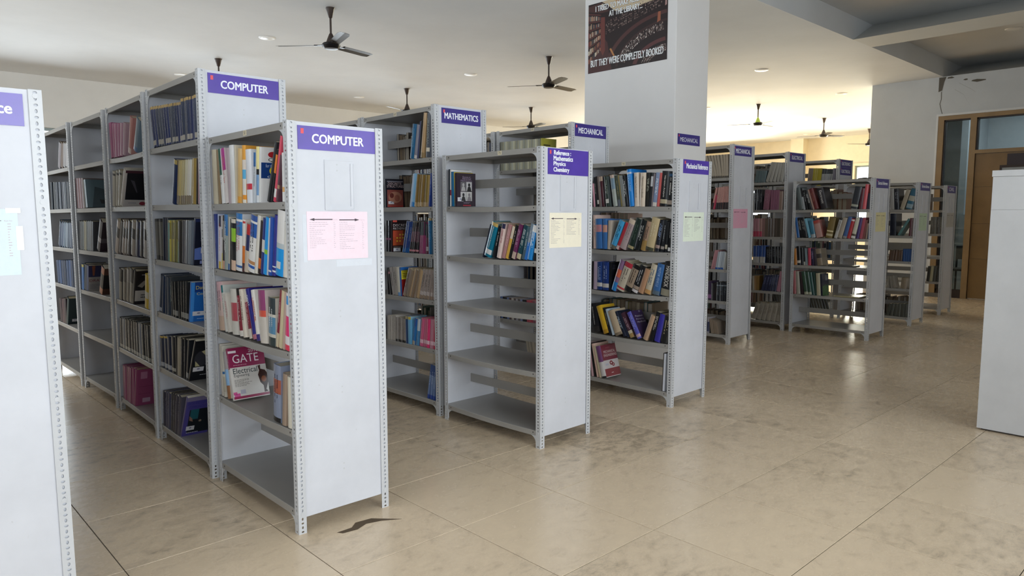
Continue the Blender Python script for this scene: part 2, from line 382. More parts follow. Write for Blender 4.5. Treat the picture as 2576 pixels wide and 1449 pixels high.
# office: back and side walls, ceiling, an added fill light, a cabinet and a chair seen through the glazing
tag(MB().box((16.6, 1.6, 0), (16.75, 5.0, HC)).build('wall_office_back', 'office_white'), kind='structure')
tag(MB().box((XD + DT, 1.5, 0), (16.75, 1.6, HC)).build('wall_office_side', 'office_white'), kind='structure')
tag(MB().box((15.3, 3.99, 0), (16.6, 4.1, HC)).build('wall_office_stub', 'office_white'), kind='structure')
lo = bpy.data.lights.new('office_fill_light', 'AREA'); lo.size = .6; lo.energy = 32; lo.color = (.9, .95, 1)  # unseen light added to brighten the room behind the glass
oo = bpy.data.objects.new('office_fill_light', lo); col.objects.link(oo); oo.location = (15.0, 3.0, 3.6)
cb = empty('office_cabinet', 'white two-door cabinet with grey windows seen through the glazed door side', 'cabinet', (15.25, 3.62, 0))
MB().box((0, -.42, 0), (.45, .42, 1.42)).build('body', 'office_white', cb)
for z0 in (.82, .3): MB().box((-.02, -.28, z0), (0, .3, z0 + .36)).build('cabinet_window', 'window_aluminium', cb)
mo = empty('monitor', 'black flat monitor standing on the white office cabinet behind glass', 'monitor', (15.4, 3.60, 1.42))
MB().box((-.08, -.1, 0), (.08, .1, .015)).build('base', 'black_plastic', mo); MB().box((.0, -.025, .015), (.03, .025, .16)).build('stand', 'black_plastic', mo); MB().box((-.03, -.30, .12), (.0, .30, .52)).build('screen', 'black_plastic', mo)
ch = empty('office_chair', 'black metal chair behind the glass beside the door', 'chair', (14.55, 3.72, 0))
MB().box((-.2, -.2, .43), (.2, .2, .47)).build('seat', 'black_plastic', ch); MB().box((.17, -.2, .62), (.2, .2, .86)).build('backrest', 'black_plastic', ch)
for sx in (-1, 1):
    for sy in (-1, 1): MB().box((sx * .185 - .013, sy * .185 - .013, 0), (sx * .185 + .013, sy * .185 + .013, .43 if sx < 0 else .86)).build('leg', 'black_plastic', ch)

# ------------------------------------------------------------------ ceiling, coffers, beams
mb = MB(); mb.box((XL - .25, 4.04, HC), (XF_ + .25, YB + .25, 4.35)); mb.box((XD + .0, YN, HC + .45), (XF_ + .25, 4.04, 4.35)); tag(mb.build('ceiling', 'ceiling_paint'), kind='structure')
tag(MB().box((XL - .25, YN - .25, 4.05), (16.9, 4.04, 4.35)).build('ceiling_coffer', 'ceiling_paint'), kind='structure')
def beam(n, x0, x1): tag(MB().prism([(x0, YN, HC), (x1, YN, HC), (x1, YN, 4.05)], (0, 4.04 - YN, 0)).build('trim_%d' % n, 'beam_paint'), kind='structure')
beam(3, 10.06, 10.70); beam(4, 5.80, 6.44); beam(5, 1.6, 2.24)
tag(MB().prism([(XD, YN, HC - .03), (XD + 1.0, YN, HC - .03), (XD + 1.0, YN, 4.05)], (0, 4.04 - YN, 0)).build('trim_6', 'beam_paint'), kind='structure')

# ------------------------------------------------------------------ column with poster and sign
XC, YC, CW, CD = 5.849, 3.97, .56, 1.13
mb = MB(); mb.box((XC, YC, 0), (XC + CW, YC + CD, HC))
co = mb.build('column', 'column_paint'); tag(co, kind='structure')
bv = co.modifiers.new('b', 'BEVEL'); bv.width = .006; bv.segments = 2
# poster on the face looking to -x: u runs 0..1 from left (high y) to right (low y), v 0..1 upward
PY0, PY1, PZ0, PZ1 = 5.050, 4.070, 2.896, 3.590
po = empty('poster', 'dark library photo poster with white joke lettering, high on the white column', 'poster', (XC, (PY0 + PY1) / 2, PZ0))
def PF(u, v, d=0): return (-.004 - d, (PY0 + (PY1 - PY0) * u) - (PY0 + PY1) / 2, (PZ1 - PZ0) * v)
mb = MB(); mb.box((-.003, (PY1 - PY0) / 2, 0), (0, -(PY1 - PY0) / 2, PZ1 - PZ0), hx('241a1b')); mb.build('sheet', 'gloss_print', po)
q = random.Random(11); mb = MB()
def pp(pts, c, d=0): mb.poly([PF(u, v, d) for u, v in pts], hx(c))
pp([(0, 0), (1, 0), (1, 1), (0, 1)], '241719')
pp([(.18, 1), (1, 1), (1, .86), (.62, .80), (.36, .82), (.26, .93)], 'cdb99a', .0002); pp([(.34, .99), (.8, .99), (.72, .93), (.42, .90)], 'b98a66', .0003); pp([(.16, .96), (.20, .97), (.25, .87), (.22, .87)], 'd8c8b0', .0003)
pp([(0, .97), (.18, .99), (.28, .84), (.17, .84), (0, .90)], '4a2e2c', .0002)
pp([(0, 0), (.32, 0), (.26, .4), (.2, .5), (.08, .25), (0, .22)], '4a2a2b', .0002)
for k in range(6):                       # shelves of the left bookcase, books as small upright patches
    a0, a1 = .88 - k * .125, .82 - k * .085
    pp([(0, a0), (.17, a1), (.17, a1 - .018), (0, a0 - .022)], '5a3230', .0003)
    u = .004
    while u < .165:
        w = q.uniform(.006, .014); t = u / .17; zb = (a0 - .12) * (1 - t) + (a1 - .082) * t + .002; zt = zb + (.085 - .03 * t) * q.uniform(.7, 1)
        pp([(u, zb), (u + w, zb), (u + w, zt), (u, zt)], q.choice(['c9a98c', '8c6a58', 'b0a090', '3c4450', '7c3430', 'd8c8b0', '4a3c38', '96604c']), .0003); u += w + .002
pp([(.17, .78), (.225, .77), (.23, .3), (.2, .22), (.17, .3)], '6e3a34', .0004)
for (cx, cy, rx, ry, a0, a1, dr, cc) in ((1.02, -.05, .80, .72, 92, 172, .05, '4f2f2e'), (1.02, -.05, .66, .60, 92, 172, .03, '3b2425'), (1.02, -.05, .44, .36, 92, 172, .05, '5c3434'), (1.02, -.05, .30, .22, 92, 160, .03, '452a2a')):
    n = 24
    for k in range(n):
        b0, b1 = R(a0 + (a1 - a0) * k / n), R(a0 + (a1 - a0) * (k + 1) / n)
        pts = [(cx + rx * math.cos(b0), cy + ry * math.sin(b0)), (cx + rx * math.cos(b1), cy + ry * math.sin(b1)), (cx + (rx - dr) * math.cos(b1), cy + (ry - dr) * math.sin(b1)), (cx + (rx - dr) * math.cos(b0), cy + (ry - dr) * math.sin(b0))]
        if all(0 <= u <= 1 and 0 <= v <= 1 for u, v in pts): pp(pts, cc, .0004)
for rr0, rr1, rows in ((.585, .47, 5), (.27, .16, 4)):      # book rows between the curved balconies
    for r_ in range(rows):
        for k in range(46):
            b_ = R(97 + 70 * k / 46 + q.uniform(-.4, .4)); rad = rr0 + (rr1 - rr0) * r_ / rows
            u, v = 1.02 + (rad + .06) * math.cos(b_), -.05 + rad * .93 * math.sin(b_); w, h = q.uniform(.004, .010), q.uniform(.012, .024)
            if 0 < u < .985 and 0 < v < .95 and q.random() < .8: pp([(u, v), (u + w, v), (u + w, v + h), (u, v + h)], q.choice(['c8b8b0', '8c7c78', 'a89488', '5c4a48', 'e0d4cc', '6c5450']), .0005)
for r_ in range(6):
    for k in range(44):
        t = k / 44; u = .24 + .70 * t; v = .52 + .045 * r_ * (1 - .2 * t) + .22 * t - .05 * (1 - t) * r_ * .3
        w, h = q.uniform(.005, .011), q.uniform(.012, .026)
        if q.random() < .75 and v < .84: pp([(u, v), (u + w, v), (u + w, v + h), (u, v + h)], q.choice(['7c6460', '5c4644', '927a72', '443230', 'a08c84']), .0003)
pp([(.29, .30), (.31, .31), (.39, .12), (.37, .12)], 'b9804e', .0006); pp([(.88, .52), (.92, .54), (.92, .66), (.89, .66)], '9a5a40', .0006); pp([(.97, .72), (.99, .73), (.99, .9), (.975, .9)], 'b08a84', .0006)
mb.build('picture', 'gloss_print', po, fix=False)
for w, u0, u1, v0, v1 in (('I TRIED TO MAKE RESERVATIONS', .10, .92, .875, .955), ('AT THE LIBRARY...', .28, .70, .765, .845), ('BUT THEY WERE COMPLETELY BOOKED', .04, .96, .085, .185)):
    mb = MB()
    for du, dv, c, d in ((-.004, 0, '101012', .0010), (.004, 0, '101012', .0011), (0, -.006, '101012', .0012), (0, .006, '101012', .0013), (0, 0, 'ececec', .0018), (.0022, .001, 'ececec', .0019), (-.0022, -.001, 'ececec', .0020)):
        letters(mb, w, lambda u, v, d=d: PF(u, v, d), u0 + du, u1 + du, v0 + dv, v1 + dv, hx(c))
    mb.build('lettering', 'print', po, fix=False)
sg = empty('column_sign', 'small purple MECHANICAL sign stuck low on the right face of the white column', 'sign', (5.905, YC, 2.100))
MB().box((0, -.004, 0), (.380, 0, .101)).build('board', 'sign_purple_dark', sg)
mb = MB(); letters(mb, 'MECHANICAL', lambda u, v: (u, -.0046, v), .04, .345, .028, .068, hx('ebebf0')); mb.build('lettering', 'print', sg, fix=False)
MB().poly([(.012, -.0047, .072), (.026, -.0047, .072), (.026, -.0047, .092), (.012, -.0047, .092)], hx('d8404c')).build('red_mark', 'print', sg)

# ------------------------------------------------------------------ slotted-angle steel racks
PO = .0064                                # outer skin of the end panel, set back behind the angle flanges
BW, BD = .925, .473                       # bay width (along the row) and depth
ZS = [1.825, 1.485, 1.152, .825, .472, .108]
ZT = [2.172, 1.825, 1.485, 1.152, .825, .475, .10]
HS, HT = 1.830, 2.181
FW, FT = .038, .0018                      # flange width and thickness of the angle
def flange(mb, H, fn, pitch=.0195):
    """a strip u 0..FW, z 0..H with a row of slots; fn(u, z, side) gives the point on the outer (0) or inner (1) skin"""
    n = int(H / pitch); z = 0.0; top = H
    step = H / n
    for k in range(n):
        zc = (k + .5) * step
        w, h = (.0040, .0064) if k % 2 else (.0062, .0040)
        out = [(0, zc - step / 2), (FW / 2, zc - step / 2), (FW, zc - step / 2), (FW, zc), (FW, zc + step / 2), (FW / 2, zc + step / 2), (0, zc + step / 2), (0, zc)]
        inn = [(FW / 2 + w * math.cos(R(a)) * 1.08, zc + h * math.sin(R(a)) * 1.08) for a in (225, 270, 315, 0, 45, 90, 135, 180)]
        base = len(mb.v)
        for sd in (0, 1): mb.v += [fn(u, zz, sd) for u, zz in out] + [fn(u, zz, sd) for u, zz in inn]
        for i in range(8):
            j = (i + 1) % 8
            mb.f += [(base + i, base + j, base + 8 + j, base + 8 + i), (base + 16 + j, base + 16 + i, base + 24 + i, base + 24 + j), (base + 8 + i, base + 8 + j, base + 24 + j, base + 24 + i)]
        mb.f.append((base + 2, base + 4, base + 20, base + 18))
        mb.c += [(1, 1, 1)] * 25
def post_mesh(H):
    mb = MB()
    flange(mb, H, lambda u, z, s: (FT * s, u, z)); flange(mb, H, lambda u, z, s: (u, FT * s, z))
    mb.box((0, 0, H - .001), (FW, FT, H)).box((0, 0, H - .001), (FT, FW, H))
    return mb.mesh('post', 'post_enamel', fix=False)
def shelf_mesh(sag):
    mb = MB(); a, b, n = .0088, BW - .0088, 8
    def zo(y): return -sag * (1 - (2 * (y - a) / (b - a) - 1) ** 2)
    ys = [a + (b - a) * k / n for k in range(n + 1)]
    x0, x1, L_ = .0035, BD - .0035, .032
    prof = [(x0 + .012, -L_), (x0, -L_), (x0, -.002), (x0 + .002, 0), (x1 - .002, 0), (x1, -.002), (x1, -L_), (x1 - .012, -L_), (x1 - .012, -L_ + .0015), (x1 - .0015, -L_ + .0015), (x1 - .0015, -.002), (x0 + .0015, -.002), (x0 + .0015, -L_ + .0015), (x0 + .012, -L_ + .0015)]
    for y in ys: mb.v += [(x, y, z + zo(y)) for x, z in prof]
    m = len(prof)
    for k in range(n):
        for i in range(m):
            j = (i + 1) % m; mb.f.append((k * m + i, k * m + j, (k + 1) * m + j, (k + 1) * m + i))
    mb.f += [tuple(range(m)), tuple(n * m + i for i in reversed(range(m)))]; mb.c = [(1, 1, 1)] * len(mb.f)
    mb.box((x0 + .002, a, -L_), (x1 - .002, a + .0015, -.002)).box((x0 + .002, b - .0015, -L_), (x1 - .002, b, -.002))
    return mb.mesh('shelf', 'shelf_enamel')
def panel_mesh(H): return MB().box((.003, .0065, .072), (BD - .003, .0085, H - .002)).mesh('end_panel', 'panel_enamel')
def gusset_mesh():
    r, n = .052, 6; pts = [(.0019, .004, .0), (.0019, .038 + r, .0)] + [(.0019, .038 + r - r * math.sin(R(90 * k / n)), -r + r * math.cos(R(90 * k / n))) for k in range(n + 1)] + [(.0019, .004, -r)]
    return MB().prism(pts, (.0013, 0, 0)).mesh('corner_gusset', 'post_enamel')
POST = {0: post_mesh(HS), 1: post_mesh(HT)}
SHELF = [shelf_mesh(0), shelf_mesh(.008)]
PANEL = {0: panel_mesh(HS), 1: panel_mesh(HT)}
GUS = gusset_mesh()
STRAP = MB().prism([(BD / 2 - .001, .0088, -.03), (BD / 2 - .001, BW - .0088, -.03), (BD / 2 - .001, BW - .0088, .024), (BD / 2 - .001, BW - .012, .03), (BD / 2 - .001, .012, .03), (BD / 2 - .001, .0088, .024)], (.002, 0, 0)).mesh('book_stop', 'shelf_enamel')
def bolt_mesh(Z):
    mb = MB(); C8 = [(math.cos(2 * PI * k / 8), math.sin(2 * PI * k / 8)) for k in range(8)]
    for z in Z:
        for yy in (.019, BW - .019):
            mb.prism([(-.0018, yy + .0078 * a, z - .016 + .0078 * b_) for a, b_ in C8], (.0018, 0, 0)); mb.prism([(BD, yy + .0078 * a, z - .016 + .0078 * b_) for a, b_ in C8], (.0018, 0, 0))
        for xx in (.019, BD - .019):
            mb.prism([(xx + .0085 * a, -.0016, z - .016 + .0085 * b_) for a, b_ in C8], (0, .0016, 0))
            mb.prism([(xx + .0075 * a, BW, z - .016 + .0075 * b_) for a, b_ in C8], (0, .003, 0))
    for z in Z[1:]:
        for dz in (.168, .142): mb.prism([(BD / 2 + .004 * a, .0058, z + dz + .004 * b_) for a, b_ in C8], (0, .0010, 0))
    return mb.mesh('bolts', 'post_enamel')
BOLT = {0: bolt_mesh(ZS), 1: bolt_mesh(ZT)}
LIPDOT = MB().box((.0028, .062, -.019), (.0036, .068, -.011)).box((.0028, BW - .068, -.019), (.0036, BW - .062, -.011)).mesh('lip_hole', 'black_plastic')
SLOT = MB()
SLOT.box((.172, -.0035, 1.450), (.176, .0022, 1.672)).box((.316, -.0035, 1.456), (.320, .0022, 1.660)).box((.176, -.0035, 1.450), (.322, .0022, 1.454)).box((.176, .0008, 1.670), (.316, .0022, 1.673)).box((.176, -.0012, 1.454), (.194, .0008, 1.660)).box((.302, -.0012, 1.456), (.316, .0008, 1.660)).box((.194, -.0012, 1.454), (.302, .0008, 1.468))
SLOTM = SLOT.mesh('card_slot', 'panel_enamel')
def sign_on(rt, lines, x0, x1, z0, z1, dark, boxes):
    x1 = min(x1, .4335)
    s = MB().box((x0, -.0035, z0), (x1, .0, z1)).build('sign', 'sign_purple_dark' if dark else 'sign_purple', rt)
    s.location.y = PO; tag(s, 'purple sign with white lettering')
    for w, (u0, u1, v0, v1) in zip(lines, boxes):
        mb = MB(); letters(mb, w, lambda u, v: (u, -.0040, v), x0 + (x1 - x0) * u0, x0 + (x1 - x0) * u1, z0 + (z1 - z0) * v0, z0 + (z1 - z0) * v1, hx('eeeef4'), .0016); mb.build('lettering', 'print', s, fix=False)
    h = z1 - z0
    MB().poly([(x0 + .014, -.0041, z1 - .012 - .022), (x0 + .028, -.0041, z1 - .012 - .022), (x0 + .028, -.0041, z1 - .012), (x0 + .014, -.0041, z1 - .012)], hx('e0525a')).build('red_mark', 'print', s)
def paper_on(rt, x0, x1, z0, z1, c, seed, faint=False, right_only=False):
    q = random.Random(seed); p = MB()
    w, h = x1 - x0, z1 - z0
    p.box((x0, -.0014, z0), (x1, -.0002, z1), hx(c)); pa = p.build('paper_notice', 'print', rt); pa.location.y = PO; tag(pa, 'printed index sheet')
    mb = MB(); ink = hx('4a3c44'); y = -.0017
    def r_(u0, u1, v0, v1, cc=ink): mb.poly([(x0 + w * u0, y, z0 + h * v0), (x0 + w * u1, y, z0 + h * v0), (x0 + w * u1, y, z0 + h * v1), (x0 + w * u0, y, z0 + h * v1)], cc)
    def tri(u, v, du, dv): mb.poly([(x0 + w * u, y, z0 + h * v), (x0 + w * (u + du), y, z0 + h * (v + dv)), (x0 + w * (u + du), y, z0 + h * (v - dv))], ink)
    r_(.09, .41, .825, .845); tri(.04, .835, .08, .03); r_(.52, .80, .815, .835); tri(.86, .825, -.08, .03)
    gy = hx('978d92' if not faint else 'bfadb6')
    letters(mb, 'Rack No', lambda u, v: (u, y, v), x0 + w * .42, x0 + w * .49, z0 + h * .822, z0 + h * .842, gy); letters(mb, 'Rack No', lambda u, v: (u, y, v), x0 + w * .88, x0 + w * .95, z0 + h * .812, z0 + h * .832, gy)
    for cx, n in ((.04, 17), (.52, 15)):
        for k in range(n - q.randint(0, 5)):
            v = .77 - k * .04; L_ = q.uniform(.08, .30); u = cx
            while u < cx + L_: d = q.uniform(.012, .05); r_(u, u + d, v, v + .009, gy); u += d + .008
            r_(cx + .385, cx + .385 + q.choice([.015, .03]), v, v + .009, gy)
    mb.build('printing', 'print', pa, fix=False)
    return pa
def number_on(rt, word, y, z):
    s = MB().box((.0022, y - .017, z - .026), (.0034, y + .017, z - .002), hx('dccfb2')).build('number_sticker', 'print', rt)
    mb = MB(); letters(mb, word, lambda u, v: (.0020, -u, v), -(y + .011), -(y - .011), z - .022, z - .006, hx('26221e')); mb.build('lettering', 'print', s, fix=False)
RM = {}
def make_rack(key, label, pose, tall, group, sign=None, paper=None, slot=True, number=None, sagged=(), extra=None):
    x, y, rz, lx, ly = pose
    o = empty('steel_bookshelf', label, 'bookshelf', (x, y, 0), group)
    o.rotation_euler = (-ly, lx, R(rz))
    RM[key] = Matrix.Translation((x, y, 0)) @ o.rotation_euler.to_matrix().to_4x4()
    Z = ZT if tall else ZS; H = HT if tall else HS
    for px, py, a in ((0, 0, 0), (0, BW, -90), (BD, BW, 180), (BD, 0, 90)): put('post', POST[tall], o, (px, py, 0), R(a))
    for k, z in enumerate(Z):
        s = put('shelf', SHELF[1 if k in sagged else 0], o, (0, 0, z)); put('lip_hole', LIPDOT, s, (0, 0, 0))
    put('end_panel', PANEL[tall], o); p2 = put('end_panel', PANEL[tall], o, (BD, BW, 0), PI)
    for k, z in enumerate(Z):
        if k: put('book_stop', STRAP, o, (0, 0, z + .155))
    for z in (Z[0] - .032, Z[-1] - .032):
        for px, py, a, fl in ((0, 0, 0, 1), (0, BW, 0, -1), (BD, 0, 0, 1), (BD, BW, 0, -1)):
            g_ = put('corner_gusset', GUS, o, (px if px == 0 else BD, py, z)); g_.scale = (1 if px == 0 else -1, fl, 1)
    tag(put('bolts', BOLT[tall], o), kind='stuff')
    if slot:
        s = put('card_slot', SLOTM, o, (0, PO - .0022, 0 if not tall else .06))
    if sign:
        for a in sign: sign_on(o, *a)
    if paper: paper_on(o, *paper)
    if number: number_on(o, number[0], number[1], Z[0])
    return o
G_S, G_T = 'short bookshelves along the aisle', 'tall bookshelves behind the aisle row'
ONE = [(.19, .84, .30, .66)]
zt0, zt1, zs0, zs1 = 2.064, 2.165, 1.711, 1.812
PW = (.082, .387, 1.230, 1.444)
make_rack('S30', 'short white steel bookshelf cut off by the left frame edge', (.046, 2.769, -.01, -.004, .0006), 0, G_S, [(['Reference'], .05, .42, zs0, zs1, 0, [(.42, .915, .36, .70)])], (*[.08, .383], 1.235, 1.447, 'd3dfe2', 30, True))
make_rack('S50', 'short grey steel bookshelf with violet COMPUTER sign and pink notice, nearest the camera', (1.408, 2.893, -.25, .0029, .001), 0, G_S, [(['COMPUTER'], .05, .438, zs0, zs1, 0, [(.175, .84, .30, .68)])], (*PW, 'eed6de', 50, True), number=('50', .44), sagged=(2, 3, 4))
make_rack('S70', 'short steel bookshelf with Reference Mathematics Physics Chemistry sign and cream notice', (3.033, 2.978, 1.04, .0021, .0002), 0, G_S, [(['Reference :', 'Mathematics', 'Physics', 'Chemistry'], .062, .433, 1.669, 1.823, 0, [(.14, .55, .76, .93), (.13, .60, .54, .72), (.13, .42, .30, .50), (.13, .51, .06, .28)])], (.08, .375, 1.228, 1.44, 'f0e6cf', 70), number=('70', .36), sagged=(1, 2, 3, 4, 5))
make_rack('S90', 'short steel bookshelf with Mechanical Reference sign and pale green notice', (4.41, 2.974, 1.14, .0022, -.006), 0, G_S, [(['Mechanical Reference'], .085, .439, 1.728, 1.828, 0, [(.11, .96, .36, .74)])], (.108, .388, 1.23, 1.445, 'dfe6d3', 90), number=('90', .48), sagged=(2, 3, 4))
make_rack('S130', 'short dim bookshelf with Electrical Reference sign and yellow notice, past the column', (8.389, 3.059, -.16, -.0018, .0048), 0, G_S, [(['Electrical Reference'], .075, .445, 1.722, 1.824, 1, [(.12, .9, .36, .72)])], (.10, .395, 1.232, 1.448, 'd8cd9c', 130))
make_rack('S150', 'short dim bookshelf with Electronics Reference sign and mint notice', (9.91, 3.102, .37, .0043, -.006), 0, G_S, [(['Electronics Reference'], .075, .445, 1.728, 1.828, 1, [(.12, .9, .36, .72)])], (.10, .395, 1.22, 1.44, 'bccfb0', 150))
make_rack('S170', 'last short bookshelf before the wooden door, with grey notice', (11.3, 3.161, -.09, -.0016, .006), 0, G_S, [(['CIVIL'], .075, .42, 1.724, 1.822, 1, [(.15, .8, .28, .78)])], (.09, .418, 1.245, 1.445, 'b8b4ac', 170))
make_rack('T49a', 'tall steel bookshelf with violet COMPUTER sign behind the front COMPUTER bookshelf', (1.388, 3.859, -1.19, .006, -.006), 1, G_T, [(['COMPUTER'], .051, .437, zt0, zt1, 0, [(.175, .84, .28, .68)])], None, False)
make_rack('T49b', 'tall steel bookshelf holding pink workbooks, second in the COMPUTER row', (1.399, 4.816, -1.43, .006, -.0026), 1, G_T, None, None, False, sagged=(1,))
make_rack('T49c', 'tall steel bookshelf with an empty top compartment, third in the COMPUTER row', (1.418, 5.796, .46, .006, .0024), 1, G_T, None, None, False)
make_rack('T49d', 'tall steel bookshelf partly hidden by the left end panel, fourth in the COMPUTER row', (1.401, 6.765, 0, .004, .0041), 1, G_T, None, None, False)
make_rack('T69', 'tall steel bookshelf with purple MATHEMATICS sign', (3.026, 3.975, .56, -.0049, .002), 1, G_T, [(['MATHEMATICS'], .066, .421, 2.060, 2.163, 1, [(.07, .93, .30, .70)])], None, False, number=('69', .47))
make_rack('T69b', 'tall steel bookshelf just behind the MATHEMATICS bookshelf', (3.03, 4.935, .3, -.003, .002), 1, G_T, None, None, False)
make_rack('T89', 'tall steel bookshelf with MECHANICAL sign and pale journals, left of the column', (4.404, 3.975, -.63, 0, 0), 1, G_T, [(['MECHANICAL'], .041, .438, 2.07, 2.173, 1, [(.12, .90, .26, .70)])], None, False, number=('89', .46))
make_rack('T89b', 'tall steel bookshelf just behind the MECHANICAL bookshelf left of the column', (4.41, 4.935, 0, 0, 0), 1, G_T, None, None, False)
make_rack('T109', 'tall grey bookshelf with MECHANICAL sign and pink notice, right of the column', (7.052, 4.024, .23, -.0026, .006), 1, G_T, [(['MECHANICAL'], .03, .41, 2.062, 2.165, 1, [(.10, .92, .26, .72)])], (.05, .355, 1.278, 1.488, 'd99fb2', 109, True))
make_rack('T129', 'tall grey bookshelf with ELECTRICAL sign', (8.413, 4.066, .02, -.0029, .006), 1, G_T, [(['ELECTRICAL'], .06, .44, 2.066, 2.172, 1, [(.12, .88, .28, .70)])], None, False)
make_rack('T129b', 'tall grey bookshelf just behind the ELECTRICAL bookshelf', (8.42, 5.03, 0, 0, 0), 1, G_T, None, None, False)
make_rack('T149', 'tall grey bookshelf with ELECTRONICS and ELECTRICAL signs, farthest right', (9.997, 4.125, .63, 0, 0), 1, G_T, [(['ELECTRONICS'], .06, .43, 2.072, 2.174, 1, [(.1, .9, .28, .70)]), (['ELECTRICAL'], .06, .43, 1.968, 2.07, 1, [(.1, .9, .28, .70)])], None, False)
for k in range(3): make_rack('T29' + 'abc'[k], ['first', 'second', 'third'][k] + ' tall bookshelf standing behind the left-edge bookshelf', (.04, 3.74 + k * .97, 0, 0, 0), 1, G_T, None, None, False)  # unseen row added to block light and darken the left aisle
for r_, x, y0, nm in (('T69', 3.03, 5.9, 'MATHEMATICS'), ('T89', 4.41, 5.9, 'left MECHANICAL'), ('T109', 7.055, 4.985, 'right MECHANICAL'), ('T129', 8.42, 5.995, 'ELECTRICAL'), ('T149', 10.0, 5.085, 'ELECTRONICS')):  # unseen bays deep in the rows, added to block window light
    for k in range(3 if r_ in ('T109', 'T149') else 2):
        key = r_ + ('bcd' if r_ in ('T109', 'T149') else 'cd')[k]
        make_rack(key, 'tall grey bookshelf hidden deep in the %s row, place %s from the aisle' % (nm, ['two', 'three', 'four'][k + (r_ not in ('T109', 'T149'))]), (x, y0 + .965 * k, 0, 0, 0), 1, G_T, None, None, False)
